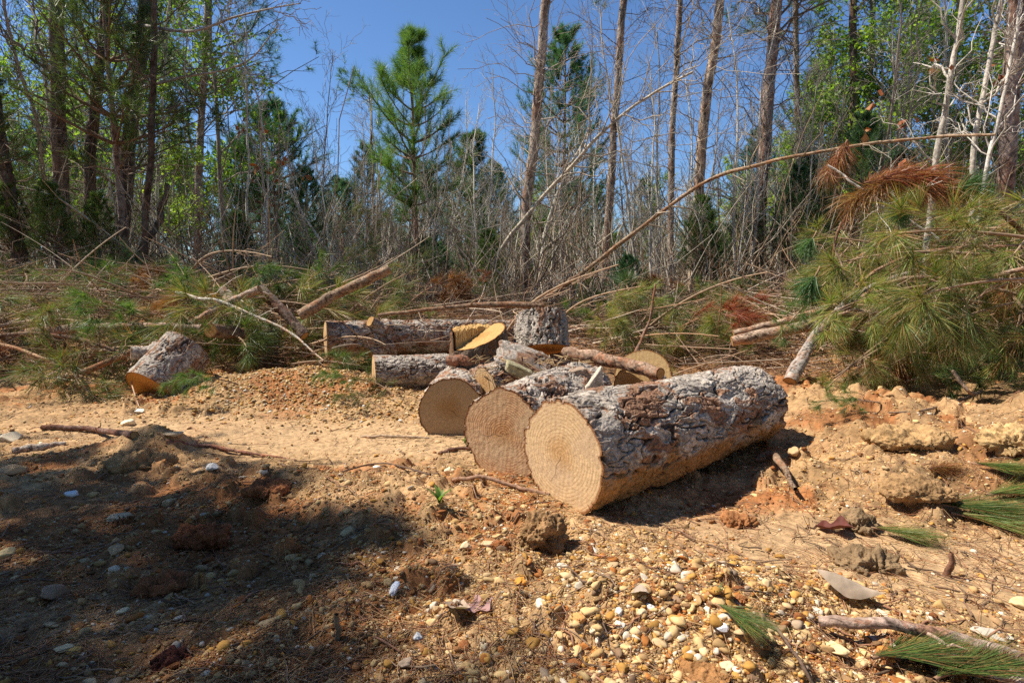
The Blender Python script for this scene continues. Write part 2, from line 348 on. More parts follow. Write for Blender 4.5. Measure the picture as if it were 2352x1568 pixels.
def gravel_density(x, y):
    d = .42 + gauss(x, y, .45, 1.45, .55, .4, 1.) + gauss(x, y, -1.6, 4.4, 1.0, .5, .9) + gauss(x, y, -.6, 2.1, .8, .5, .4) + gauss(x, y, 1.2, 3, .6, .6, .25) + gauss(x, y, -1.7, 2.9, .8, .35, .35)
    d = d * (1 - .8 * smooth_mask(x, y)) * (.55 + .9 * sst(n2(x, y, 3.1, 3, 71), -.35, .4))
    y0 = np.interp(x, [-5, -3, -1.5, 0, 1.5, 3], [4.9, 4.9, 5.5, 5.2, 4.8, 4.0])
    return d * (1 - .93 * sst(y, y0 - .2, y0 + .3))
def big_density(x, y):
    return gravel_density(x, y) * np.clip(.22 + gauss(x, y, .5, 1.4, .6, .45, 1.) + gauss(x, y, -.9, 2.2, .8, .4, .2), 0, 1)
def scatter(n, ymin, ymax, dens, power=1.6, smin=-1.1, smax=1.1):
    out = []
    while sum(map(len, out)) < n:
        u = rng.uniform(0, 1, n); y = (ymin ** (1 - power) + u * (ymax ** (1 - power) - ymin ** (1 - power))) ** (1 / (1 - power))
        x = rng.uniform(smin, smax, n) * (y + .1); k = rng.uniform(0, 1, n) < dens(x, y); out.append(np.c_[x, y][k])
    return np.vstack(out)[:n]
gv = Geo()
for n, smin, smax, ic, pw in ((3400, .0065, .021, ICO2, 1.7), (5000, .0046, .0115, ICO1, 1.5), (30000, .0035, .0095, ICO1, 1.25), (60000, .0016, .0042, ICO1, 1.2)):
    xy = scatter(n, 1.05, 6, gravel_density if smin < .0045 else big_density, pw)
    sz = smin * (smax / smin) ** (rng.uniform(0, 1, n) ** 1.7)
    jt_ = .2
    ci = rng.choice(len(PAL), n, p=[.30, .18, .08, .09, .05, .07, .11, .01, .11]); cols = PAL[ci] * rng.uniform(.62, 1.08, (n, 1))
    if smin < .003: cols = cols * .85
    cols = cols * (1 - .38 * gauss(xy[:, 0], xy[:, 1], -1.0, 1.9, 1.15, .7, 1.))[:, None] * A([1, .92, .82]); pebbles(gv, xy, sz, ic, cols, sink=.38, jit=.19)  # shade at lower left is painted into the pebble colours
n = 8500; xy = np.c_[rng.normal(-1.45, .8, n), rng.normal(4.3, .35, n)]; pebbles(gv, xy, .005 + .013 * rng.uniform(0, 1, n) ** 3, ICO1, PAL[rng.choice(len(PAL), n, p=[.25, .25, .03, .15, .05, .07, .15, .0, .05])] * rng.uniform(.6, 1.05, (n, 1)))
cr_ = Geo(); n = 5200; xy = scatter(n, 1.05, 5., lambda x, y: np.clip(.15 + .9 * sst(n2(x, y, 2.6, 4, 43, .6), .05, .5) + gauss(x, y, -.9, 2.1, .8, .4, .5) + gauss(x, y, 2.0, 2.9, .8, .6, .5), 0, 1) * (1 - .85 * smooth_mask(x, y)), 1.3)
pebbles(cr_, xy, 0.003 + .013 * rng.uniform(0, 1, n) ** 3., ICO2, A([(.36, .17, .07), (.33, .13, .05), (.40, .25, .12), (.28, .16, .08)])[rng.integers(0, 4, n)] * rng.uniform(.75, 1.1, (n, 1)), sink=.3, jit=.32)
tag(cr_.build('earth_crumbs', M_clod), 'crumbs and small lumps of reddish earth scattered over the ground', 'crumbs', kind='stuff')
tag(gv.build('gravel', M_stone), 'loose ochre and cream gravel and grit strewn over the bare earth', 'gravel', kind='stuff')

# ------------------------------------------------------------------ bark, logs
GREY, REDB, CREV, OCHRE = A([.40, .35, .30]), A([.26, .125, .065]), A([.045, .027, .018]), A([.40, .21, .075])
def bark_field(p3, plate, seed, style):
    """p3: cylinder coordinates in metres (axis = z). returns height 0..1 and colour"""
    st = style.get('stretch', .55)
    q = p3 / plate * A([1, 1, st])
    wv = np.stack([fbm(q * 1.1, 3, seed), fbm(q * 1.1, 3, seed + 50), fbm(q * 1.1, 2, seed + 90)], -1)
    def terr(n, k, soft):
        l = n * k; f = np.floor(l); fr = l - f
        return (f + sst(fr, 0, soft) - .35 * fr) / k, f, fr
    n1 = fbm(q * .62 + .3 * wv, 3, seed, .5); n2_ = fbm(q * 1.9 + .4 * wv, 3, seed + 31, .5)
    t1, f1, r1_ = terr(n1, 3.6, .06); t2, f2, r2_ = terr(n2_, 3.2, .08)
    cr = np.minimum(sst(np.abs(fbm(q * .5 + .3 * wv, 3, seed + 9)), .0, .12), .3 + .7 * sst(np.abs(fbm(q * .95 + .3 * wv, 3, seed + 13)), .0, .10))
    hh = np.clip(cr * (.5 + .34 * t1 + .22 * t2) + .04 * fbm(p3 / plate * 7, 3, seed + 3, .6) + .12, 0, 1.2)
    lay = np.abs(np.sin(f1 * 12.9898 + f2 * 4.1414 + 1.7)); lay = lay * 43.7 % 1
    redn = fbm(q * .8 + .6 * wv, 3, seed + 21) + style.get('red', 0) + .5 * (lay - .5)
    redm = (sst(redn, .16, .34) * .85)[..., None]
    edge = np.maximum(1 - sst(r1_, .0, .16), .8 * (1 - sst(r2_, 0, .18)))[..., None]
    grey = A(style.get('grey', GREY)); redb = A(style.get('redb', REDB))
    wh = sst(fbm(q * 1.9, 3, seed + 61), .15, .5)[..., None]
    c = grey * (.72 + .42 * lay[..., None] + .35 * wh) * (1 - redm) + redb * (.75 + .5 * lay[..., None]) * redm
    c = c * (1 - .5 * edge) + redb * .55 * .5 * edge
    dk = ((1 - sst(cr, .1, .75)) * .9)[..., None]; c = c * (1 - dk) + CREV * dk
    return hh, c
def axis_quat(d, roll=0.):
    d = Vector([float(c) for c in d]).normalized()
    return d.to_track_quat('Z', 'Y') @ Quaternion((0, 0, 1), roll)
def prof(th, s, seed, amt=.045):
    return 1 + amt * vnoise(np.stack([np.cos(th) * 1.1, np.sin(th) * 1.1, s * 1.2 + seed * 3.1], -1), seed)
def disc_na(nu): return nu
def disc(rad_fn, z, mat, parent, name='cut_face', col=(1, 1, 1), rough=.0006, flip=False, seed=0, dome=0., inset=.0, nr=34, na=96, wedge=None):
    rr = np.linspace(0, 1, nr)[:, None]; th = np.linspace(0, 2 * math.pi, na, endpoint=False)[None]
    rad = rad_fn(th) * (1 - inset); x = rr * rad * np.cos(th); y = rr * rad * np.sin(th)
    zz = z + rough * fbm(np.stack([x * 40, y * 40, 0 * x], -1), 3, seed) + dome * (1 - rr ** 2)
    if wedge is not None: zz = zz + wedge(x, y)
    cw = None
    g = Geo(); i = np.arange(nr - 1)[:, None] * na; j = np.arange(na)[None]; j2 = (j + 1) % na
    q = np.stack([i + j, i + na + j, i + na + j2, i + j2], -1).reshape(-1, 4)
    if flip: q = q[:, ::-1]
    cc = np.broadcast_to(A(col), (nr * na, 3)).copy()
    xx_, yy_ = x.ravel(), y.ravel(); ca_ = seed * 1.7; cx_, cy_ = math.cos(ca_), math.sin(ca_); al_ = xx_ * cx_ + yy_ * cy_; ac_ = np.abs(-xx_ * cy_ + yy_ * cx_ + .004 * np.sin(al_ * 90)); cc = cc * (1 - .6 * ((al_ > .0) * (al_ < rad.max() * .55) * (ac_ < .0022 * (1 - al_ / rad.max())))[:, None])
    edge = sst(rr * np.ones_like(th), .945, .965).ravel()[:, None]; cc = cc * (1 - edge * A([.5, .66, .74]))
    g.add(np.stack([x, y, zz], -1), q=q, col=cc); o = g.build(name, mat, parent, local=True); return o
def log(name, label, cat, p0, p1, r0, r1, seed, plate=.045, amp=.016, nu=260, nv=260, style={}, cuts=(M_cut, M_cut), group=None, roll=0., stubs=(), dirt=None, flare=0., smat=None, cols=((1, 1, 1), (1, 1, 1)), pith=(0, 0), tilt0=None):
    p0, p1 = A(p0), A(p1); Lg = float(np.linalg.norm(p1 - p0)); qt = axis_quat(p1 - p0, roll)
    rt = thing(name, label, cat, p0, group, qt)
    s = np.linspace(0, 1, nv)[:, None] * np.ones((1, nu)); th = np.ones((nv, 1)) * np.linspace(0, 2 * math.pi, nu, endpoint=False)[None]
    rad = (r0 + (r1 - r0) * s + flare * (1 - s) ** 5) * prof(th, s * Lg, seed)
    p3 = np.stack([rad * np.cos(th), rad * np.sin(th), s * Lg], -1); hh, c = bark_field(p3 + seed * 1.37, plate, seed, style)
    rr = rad - amp * .7 + amp * hh * 1.25
    v = np.stack([rr * np.cos(th), rr * np.sin(th), s * Lg], -1)
    sm_ = lambda a_: (np.mean([np.roll(a_, k_) for k_ in range(-9, 10)], 0) * .7 + a_ * .3)[None]
    ring0, ring1 = sm_(rr[0]), sm_(rr[-1])
    rr0 = rr.copy()
    for e_ in (0, -1):
        kk = np.exp(-(np.abs(np.arange(nv) - (0 if e_ == 0 else nv - 1)) / (nv * .012)))[:, None, None]; c = c * (1 - .8 * kk) + A([.30, .17, .10]) * .8 * kk
    if tilt0 is not None: v[..., 2] += (1 - s) * (v[..., 0] * tilt0[0] + v[..., 1] * tilt0[1])
    if dirt is not None:
        Mw = np.array(qt.to_matrix()); wv = v @ Mw.T
        dm = dirt(wv + p0, hh, p3)[..., None]; c = c * (1 - dm) + (OCHRE * (.8 + .3 * hh[..., None])) * dm
    g = Geo(); i = np.arange(nv - 1)[:, None] * nu; j = np.arange(nu)[None]; j2 = (j + 1) % nu
    g.add(v, q=np.stack([i + j, i + j2, i + nu + j2, i + nu + j], -1), col=c.reshape(-1, 3)); g.build('bark', smat or M_bark, rt, local=True)
    wd = (lambda x, y: x * tilt0[0] + y * tilt0[1]) if tilt0 is not None else None
    if cuts[0] is not None: disc(lambda t: ring0 - .0005, .001, cuts[0], rt, flip=True, seed=seed, col=cols[0], wedge=wd, na=nu, nr=40)
    if cuts[1] is not None: disc(lambda t: ring1 - .0005, Lg - .001, cuts[1], rt, seed=seed + 4, col=cols[1], na=nu, nr=30)
    Mi = np.array(qt.inverted().to_matrix())
    for (zs, wd_, ln, rs) in stubs:
        dl = nrm(Mi @ A(wd_)); ang = math.atan2(dl[1], dl[0]); up = dl[2] / max(math.hypot(dl[0], dl[1]), .2)
        rb = (r0 + (r1 - r0) * zs / Lg)
        d = A([math.cos(ang), math.sin(ang), up]); d /= np.linalg.norm(d); base = A([math.cos(ang) * rb * .6, math.sin(ang) * rb * .6, zs - up * rb * .4])
        st = bpy.data.objects.new('branch_stub', None)
        n, k = 28, 30; t = np.linspace(0, 1, n); full = rb * .45 + ln
        pts = base + d * full * t[:, None]; rad_ = rs * (1 + .9 * np.exp(-((t - .25) / .16).clip(0) ** 2) * (1 if ln > .03 else .4))
        gg = Geo(); U = nrm(np.cross(d, A([0, 0, 1]))); V = np.cross(d, U); a = np.arange(k) / k * 2 * math.pi
        ring = pts[:, None] + rad_[:, None, None] * (1 + .09 * rng.uniform(-1, 1, (n, k, 1))) * (np.cos(a)[None, :, None] * U + np.sin(a)[None, :, None] * V)
        hh2, c2 = bark_field(ring + seed, plate * .6, seed + 9, style)
        ii = np.arange(n - 1)[:, None] * k; jj = np.arange(k)[None]
        gg.add(ring, q=np.stack([ii + jj, ii + (jj + 1) % k, ii + k + (jj + 1) % k, ii + k + jj], -1), col=c2.reshape(-1, 3))
        ob = gg.build('branch_stub', smat or M_bark, rt, local=True)
        tip = base + d * full
        cf = bpy.data.objects.new; qd = Vector(d.tolist()).to_track_quat('Z', 'Y')
        o2 = disc(lambda t_: rs * (1 + 0 * t_) * .97, .001, M_cut_fresh, ob, nr=8, na=k, rough=.001)
        o2.location = tuple(tip); o2.rotation_mode = 'QUATERNION'; o2.rotation_quaternion = qd
    return rt

# ---- big log in front
BL0, BL1 = P(1287, 1046, 2.2), P(1722, 928, 3.1)
def dirt_under(zc, soft=.05, seed=1, lo=-.5):
    def f(wp, hh, p3):
        ax = BL0 + (BL1 - BL0) * np.clip(((wp - BL0) @ (BL1 - BL0)) / ((BL1 - BL0) @ (BL1 - BL0)), 0, 1)[..., None]
        rel = wp[..., 2] - ax[..., 2]
        return np.clip(1 - sst(rel + .05 * fbm(p3 * 9, 3, 8), zc - soft, zc + soft), 0, 1) * (.1 + .9 * sst(hh, .2, .36))
    return f
log('pine_log', 'largest sawn log, flaky grey bark and pale cut end, lying in front on the sand', 'log', BL0, BL1, .222, .208, 3, plate=.075, amp=.028, nu=640, nv=620, style=dict(stretch=.5, red=.06), dirt=dirt_under(-.055, .045), cuts=(M_cut, M_cut))
log('pine_log', 'sawn log with clear reddish growth rings, tucked against the left side of the largest log', 'log', P(1156, 999, 2.53), P(1340, 908, 3.35), .216, .195, 11, plate=.075, amp=.028, nu=420, nv=380, cuts=(M_cut_ring, M_cut), style=dict(red=-.1))
log('pine_log', 'sawn log with a dull muddy round end facing the camera, left of the ringed log', 'log', P(1034, 942, 3.25), P(1062, 890, 4.0), .187, .18, 17, plate=.045, amp=.02, cuts=(M_cut_dull, M_cut_dull), style=dict(red=.12))
log('pine_log', 'grey barked log lying crosswise just below the long log with branch stubs', 'log', P(858, 858, 4.35), P(1110, 845, 4.65), .135, .13, 23, plate=.04, amp=.016, nu=260, nv=300, style=dict(red=-.2))
log('pine_log', 'long log lying crosswise at the back with two sawn branch stubs', 'log', P(748, 779, 5.3), P(1250, 768, 6.3), .175, .15, 29, plate=.045, amp=.018, nu=260, nv=560,
    stubs=((.46, (-.62, -.7, .5), .13, .052), (.44, (-.68, -.65, -.3), .14, .07)), style=dict(red=.15))
# ---- left round, tipped over, orange underside
lr0 = P(345, 905, 4.3); lax = nrm(A([.27, .72, .62]))
log('log_round', 'short log round tipped on edge showing its orange underside, at left by the slash', 'log round', lr0 + A([0, 0, .03]), lr0 + A([0, 0, .03]) + lax * .44, .2, .195, 37, plate=.05, amp=.013, cuts=(M_cut_orange, M_cut), style=dict(red=.0), stubs=((.25, (-.85, -.6, .1), .12, .05),))
# ---- upright round on the pile
ur0 = P(1246, 806, 3.95); uax = nrm(A([-.04, .36, .93]))
log('log_round', 'short upright log round with grey plated bark on top of the pile, orange underside', 'log round', ur0, ur0 + uax * .265, .19, .18, 41, plate=.05, amp=.03, cuts=(M_cut_orange, M_cut), style=dict(stretch=.4, red=-.2))
log('pine_log', 'short broken log with brown flaking bark, wedged behind the muddy and ringed sawn faces', 'log', P(1112, 884, 3.45), P(1290, 846, 3.95), .105, .1, 71, plate=.04, amp=.02, style=dict(red=.2))
# ---- back rounds
b0 = P(1476, 866, 3.9); log('log_round', 'pale round log end standing behind the largest log, crossed by a stick shadow', 'log round', b0, b0 + nrm(A([.28, .85, -.35])) * .3, .2, .19, 43, plate=.045, cuts=(M_cut_fresh, M_cut))
b1 = P(1452, 893, 3.45); log('log_round', 'low log piece with tan cut end showing just above the largest log', 'log round', b1, b1 + nrm(A([.5, .8, -.1])) * .35, .13, .12, 47, plate=.04, cuts=(M_cut_fresh, M_cut))
# ---- stump with wedge cut
stp = P(1101, 825, 3.85); stp[2] = gz(stp[0], stp[1]) - .03; top = P(1101, 772, 3.85)[2]
st = thing('tree_stump', 'dark barked stump with a splintered yellow wedge cut, in the middle of the pile', 'stump', stp)
nu, nv = 200, 160; hS = top - stp[2]
th = np.ones((nv, 1)) * np.linspace(0, 2 * math.pi, nu, endpoint=False)[None]; s = np.linspace(0, 1, nv)[:, None] * np.ones((1, nu))
def wedge(x, y): # notch: falls from right rim to front-left, then steps up
    a = .36 * x + .26 * y; k = sst(-.7 * x + .7 * y - .035, 0, .012); return a * (1 - k) + k * (.05 + .1 * y + .010 * vnoise(np.stack([x * 90, y * 60, 0 * x], -1), 3))
rad = (.185 + .05 * (1 - s) ** 3) * prof(th, s, 51, .07); p3 = np.stack([rad * np.cos(th), rad * np.sin(th), s * hS], -1)
hh, c = bark_field(p3 + 5, .05, 51, dict(grey=(.16, .12, .09), redb=(.2, .1, .05), stretch=.4)); rr = rad - .012 + .026 * hh
zz = s * (hS + wedge(rad * np.cos(th), rad * np.sin(th)))
g = Geo(); i = np.arange(nv - 1)[:, None] * nu; j = np.arange(nu)[None]
g.add(np.stack([rr * np.cos(th), rr * np.sin(th), zz], -1), q=np.stack([i + j, i + (j + 1) % nu, i + nu + (j + 1) % nu, i + nu + j], -1), col=c.reshape(-1, 3)); g.build('bark', M_bark, st, local=True)
disc(lambda t: .185 * prof(t, 0 * t + 1, 51, .07) - .006, hS, M_cut_fresh, st, wedge=wedge, nr=60, na=160, rough=.003, col=(1., .93, .75))
g = Geo(); m = 260
xs = rng.uniform(-.15, .07, m); yy = np.minimum(xs + .055 + rng.uniform(0, .05, m), .15); z0 = hS - .03 + 0 * yy; ln = rng.uniform(.02, .06, m)
bp_ = np.c_[xs, yy, z0]; tp = bp_ + np.c_[rng.normal(0, .008, m), rng.normal(0, .006, m), ln + .03]
g.tubes(np.stack([bp_, (bp_ + tp) / 2, tp], 1), np.stack([np.full(m, .004), np.full(m, .003), np.full(m, .0008)], 1), 3, col=(.75, .52, .24)); g.build('splinters', M_litter, st, local=True)

PB_style = dict(grey=(.42, .345, .28), redb=(.27, .15, .095), stretch=.45, red=.08)
def trunk_mesh(geo, pts, r, nu=26, plate=.06, amp=.014, seed=0, style=PB_style):
    pts = A(pts); n = len(pts); T = nrm(np.gradient(pts, axis=0)); U = nrm(np.cross(T, A([0, 1, 0]))); V = np.cross(T, U); th = np.arange(nu) / nu * 2 * math.pi
    Ls = np.r_[0, np.cumsum(np.linalg.norm(np.diff(pts, axis=0), axis=1))]
    q = np.stack([r[:, None] * np.cos(th), r[:, None] * np.sin(th), Ls[:, None] + 0 * th], -1)
    hh, c = bark_field(q + seed * 2.3, plate, seed, style); rr = r[:, None] + amp * (hh - .4)
    v = pts[:, None] + rr[..., None] * (np.cos(th)[None, :, None] * U[:, None] + np.sin(th)[None, :, None] * V[:, None])
    i = np.arange(n - 1)[:, None] * nu; j = np.arange(nu)[None]
    geo.add(v, q=np.stack([i + j, i + (j + 1) % nu, i + nu + (j + 1) % nu, i + nu + j], -1), col=c.reshape(-1, 3))
# ------------------------------------------------------------------ sticks and poles
def bez(pts, r0, r1, n=40, wob=.004, sides=10):
    q = resample(pts, n); k = np.linspace(0, 1, n)
    q = q + wob * np.stack([fbm(np.c_[k * 6, k * 0 + r0 * 99, k * 0 + 1], 3, 3), fbm(np.c_[k * 6, k * 0, k * 0 + r0 * 55], 3, 4), fbm(np.c_[k * 6, k * 0 + 4, k * 0], 3, 5)], -1)
    return q, r0 + (r1 - r0) * k
def grow(Pm, Rm, k, tmin, tmax, ang, ln, n=5, curv=.25, droop=0., rs=.5, taper=.35, wig=.05, fall=.5, rg=None, up=0.):
    rg = rg or rng; m, pn, _ = Pm.shape; M_ = m * k
    t = rg.uniform(tmin, tmax, M_); idx = np.repeat(np.arange(m), k); f = t * (pn - 1); i0 = np.minimum(f.astype(int), pn - 2); fr = (f - i0)[:, None]
    a, b = Pm[idx, i0], Pm[idx, i0 + 1]; base = a * (1 - fr) + b * fr; T = nrm(b - a)
    rb = Rm[idx, i0] * (1 - fr[:, 0]) + Rm[idx, i0 + 1] * fr[:, 0]
    rv = rg.normal(0, 1, (M_, 3)); perp = nrm(rv - (rv * T).sum(-1, keepdims=True) * T)
    an = rg.normal(ang, ang * .22, M_)[:, None]; D = nrm(np.cos(an) * T + np.sin(an) * perp + A([0, 0, up]))
    l = ln * rg.uniform(.55, 1.25, M_) * (1 - fall * (t - tmin) / (tmax - tmin + 1e-6)); s_ = np.linspace(0, 1, n)[None, :, None]
    cv = nrm(rg.normal(0, 1, (M_, 3)))[:, None]
    C = base[:, None] + l[:, None, None] * (D[:, None] * s_ + cv * curv * s_ ** 2 + A([0, 0, -droop]) * s_ ** 2)
    C[:, 1:] += l[:, None, None] * wig * rg.normal(0, 1, (M_, n - 1, 3))
    r = np.minimum(rb * rs * rg.uniform(.7, 1.1, M_), rb * .9)
    RR = r[:, None] * (1 - (1 - taper) * np.linspace(0, 1, n)[None])
    return C, RR
def stick(name, label, cat, pts, r0, r1, col=(.3, .21, .15), n=40, wob=.006, twigs=0, tl=.3, group=None, sides=12, mat=None, ends=True, tcol=None, jit=.06, sub=0, up=0., tt=(.15, .95)):
    q, r = bez(pts, r0, r1, n, wob); loc = q[0]
    rt = thing(name, label, cat, loc, group); g = Geo()
    if r0 >= .012:
        Lq = float(np.sum(np.linalg.norm(np.diff(q, axis=0), axis=1))); nn_ = int(np.clip(Lq / .008, 60, 420)); qq = resample(q, nn_); rq = np.interp(np.linspace(0, 1, nn_), np.linspace(0, 1, n), r)
        rq = rq * (1 + .10 * fbm(np.c_[np.linspace(0, Lq * 7, nn_), np.zeros(nn_) + r0 * 77, np.zeros(nn_)], 2, 9)); c_ = A(col)
        trunk_mesh(g, qq, rq, nu=24, plate=max(.022, r0 * .8), amp=r0 * .16, seed=int(r0 * 9999) + len(label), style=dict(grey=c_ * A([.95, 1.0, 1.05]), redb=c_ * A([.85, .62, .5]), stretch=.45, red=.05)); g.build('shaft', M_bark, rt)
    else:
        g.tubes(q, r, sides, col=A(col) * .8, jit=jit); v = g.v[-1]; nz = fbm(v * A([40, 40, 40]), 2, 5)[:, None]; g.c[-1] = g.c[-1] * (1 + .3 * nz); g.build('shaft', mat or M_stick, rt)
    if ends:
        for e, p, dd, rr_ in ((0, q[0], q[0] - q[1], r[0]), (1, q[-1], q[-1] - q[-2], r[-1])):
            o = disc(lambda t_: rr_ * (1 + 0 * t_), 0.001, M_cut_fresh, rt, nr=5, na=16, rough=.0)
            o.location = tuple(p - loc); o.rotation_mode = 'QUATERNION'; o.rotation_quaternion = Vector((dd).tolist()).to_track_quat('Z', 'Y')
            if r1 < .012: break
    if twigs:
        g = Geo(); C, RR = grow(q[None], np.maximum(r[None], .004), twigs, tt[0], tt[1], R(48), tl, n=6, curv=.25, rs=.45, up=up); g.tubes(C, RR, 5, col=tcol or col)
        if sub:
            C2, R2 = grow(C, RR, sub, .3, .95, R(45), tl * .45, n=4, rs=.6, up=up); g.tubes(C2, R2, 4, col=tcol or col)
        g.build('side_twigs', M_stick, rt)
    return rt
BR, PALE, TAN, DK = (.27, .17, .11), (.50, .45, .39), (.42, .27, .15), (.13, .085, .06)
stick('pole', 'thick pole with a broken tip slanting up over the slash, left of the long log', 'pole', [P(690, 722, 5.2), P(790, 668, 5.3), P(896, 616, 5.4)], .05, .042, (.34, .23, .15), wob=.01)
stick('fallen_sapling', 'long tan sapling bent in an arch from the log pile to the right edge', 'sapling', [P(1180, 745, 7.3), P(1240, 692, 7.1), P(1400, 583, 6.6), P(1600, 432, 6.1), P(1750, 378, 5.6), P(1900, 346, 5.3), P(2140, 312, 4.9), P(2290, 303, 4.6)], .027, .009, (.40, .27, .17), n=90, wob=.02, jit=.12, twigs=14, tl=.6, tcol=(.42, .33, .24), tt=(.3, .95))
stick('branch', 'slender brown branch with twigs lying level across the top of the pile', 'branch', [P(868, 722, 4.9), P(980, 712, 4.8), P(1110, 700, 4.7), P(1250, 700, 4.6)], .014, .026, (.26, .17, .11), twigs=9, tl=.28, sub=2)
stick('pole', 'thick peeled branch resting on the largest log and running back to the upright round', 'pole', [P(1296, 806, 3.75), P(1400, 830, 3.5), P(1522, 853, 3.2)], .043, .034, (.33, .21, .14), wob=.012, jit=.08)
stick('branch_piece', 'short brown branch piece lying between the stump and the muddy log end', 'branch piece', [P(1028, 826, 3.7), P(1070, 828, 3.68), P(1125, 828, 3.7)], .034, .036, (.28, .15, .1))
stick('pole', 'upper of two bare poles slanting right out of the slash', 'pole', [P(1685, 764, 4.5), P(1790, 742, 4.45), P(1902, 708, 4.4)], .026, .032, (.42, .29, .2), group=None)
stick('pole', 'lower and thicker of two bare poles slanting right out of the slash', 'pole', [P(1680, 782, 4.4), P(1790, 762, 4.35), P(1908, 734, 4.3)], .04, .043, (.42, .29, .2))
stick('branch', 'mottled birch branch with sawn end leaning up from the sand right of the largest log', 'branch', [P(1812, 876, 3.75), P(1838, 830, 3.9), P(1862, 790, 4.05), P(1905, 735, 4.1), P(1990, 665, 4.2), P(2110, 618, 4.3)], .045, .012, (.40, .34, .29), n=60, twigs=6, tl=.5, tcol=(.3, .2, .14), sub=2, tt=(.4, .95))
stick('branch_piece', 'short cut branch lying on the sand behind the mottled birch branch', 'branch piece', [P(1826, 882, 3.95), P(1912, 884, 4.1)], .024, .02, (.38, .29, .24), n=14)
stick('branch', 'forked white bare branch lying over the green slash at left', 'branch', [P(404, 670, 5.3), P(455, 684, 5.2), P(505, 692, 5.1), P(600, 732, 4.9), P(670, 765, 4.8), P(742, 826, 4.6)], .017, .006, (.62, .55, .45), n=50, twigs=5, tl=.4, tt=(.1, .6))
stick('branch', 'brown snapped branch pushed into the slash at lower left of the tipped round', 'branch', [P(120, 884, 4.5), P(210, 848, 4.55), P(325, 798, 4.7)], .024, .026, (.34, .2, .12), twigs=3, tl=.25)
stick('branch', 'long thin brown branch at the left edge running down to the sand', 'branch', [P(-30, 780, 4.9), P(80, 815, 4.7), P(190, 864, 4.5)], .016, .01, (.38, .23, .13), twigs=4, tl=.25)
stick('pole', 'long pinkish pole lying level deep in the slash at left', 'pole', [P(60, 758, 5.2), P(250, 752, 5.15), P(470, 748, 5.1)], .038, .034, (.44, .31, .24), wob=.02)
stick('branch', 'dark branch arching level over the slash at the left edge', 'branch', [P(-20, 772, 5.2), P(60, 766, 5.1), P(180, 778, 5.0), P(300, 815, 4.8)], .02, .014, (.2, .13, .09), twigs=5, tl=.35, sub=2)
stick('pole', 'small log with a round pale cut end poking out of the slash at left', 'pole', [P(484, 757, 4.8), P(560, 768, 5.3), P(640, 768, 5.8)], .06, .055, (.27, .18, .13), n=24)
stick('pole', 'broken forked stub standing out of the slash behind the small pale cut end', 'pole', [P(440, 738, 5.2), P(500, 712, 5.15), P(600, 660, 5.1)], .03, .035, (.45, .33, .25), wob=.015, twigs=2, tl=.3)
stick('pole', 'dark pole leaning down behind the forked stub', 'pole', [P(598, 662, 5.4), P(650, 715, 5.3), P(700, 770, 5.2)], .05, .045, (.2, .14, .11))
stick('pole', 'short pale broken stub leaning left behind the white forked branch', 'pole', [P(512, 662, 5.5), P(545, 715, 5.4)], .045, .05, (.5, .38, .28), n=12)
stick('pole', 'reddish pole lying level behind the long log', 'pole', [P(850, 735, 7.0), P(1000, 727, 7.0), P(1190, 722, 7.2)], .06, .05, (.4, .25, .17), wob=.02)
stick('branch', 'thin crooked branch standing upright in the slash behind the pale round end', 'branch', [P(1440, 880, 4.0), P(1465, 800, 4.1), P(1492, 730, 4.15), P(1505, 650, 4.2)], .014, .007, (.3, .18, .12), twigs=3, tl=.2, n=30)
for k_, (pts, r0_, r1_, cl_) in enumerate((
    ([P(1870, 800, 4.2), P(1960, 700, 4.1), P(2080, 640, 4.0), P(2240, 655, 3.9), P(2400, 690, 3.8)], .02, .008, (.36, .24, .16)),
    ([P(1905, 740, 4.3), P(1990, 640, 4.3), P(2120, 580, 4.3), P(2352, 560, 4.2)], .016, .007, (.33, .2, .13)),
    ([P(1990, 860, 4.2), P(2060, 790, 4.2), P(2190, 745, 4.1), P(2380, 760, 4.0)], .014, .006, (.3, .19, .12)),
    ([P(2352, 615, 3.7), P(2200, 660, 3.9), P(2090, 720, 4.0), P(2010, 790, 4.0)], .015, .006, (.42, .3, .22)),
    ([P(2380, 560, 4.5), P(2240, 440, 4.5), P(2120, 408, 4.5), P(2010, 430, 4.55), P(1930, 520, 4.6), P(1905, 640, 4.6)], .018, .008, (.3, .16, .1)),
    ([P(1880, 700, 4.6), P(1950, 610, 4.7), P(2060, 540, 4.8), P(2200, 520, 4.8)], .015, .006, (.28, .16, .1)),
    ([P(1940, 880, 4.0), P(2010, 830, 4.0), P(2110, 810, 3.9), P(2240, 830, 3.8)], .012, .005, (.34, .23, .16)))):
    stick('branch', '%s arching brown branch of the right slash pile, counted from the top' % ['fourth', 'third', 'sixth', 'fifth', 'first', 'second', 'seventh'][k_], 'branch', pts, r0_, r1_, cl_, n=50, twigs=9, tl=.5, sub=2, tt=(.15, .95), group='arching branches of the right slash pile')
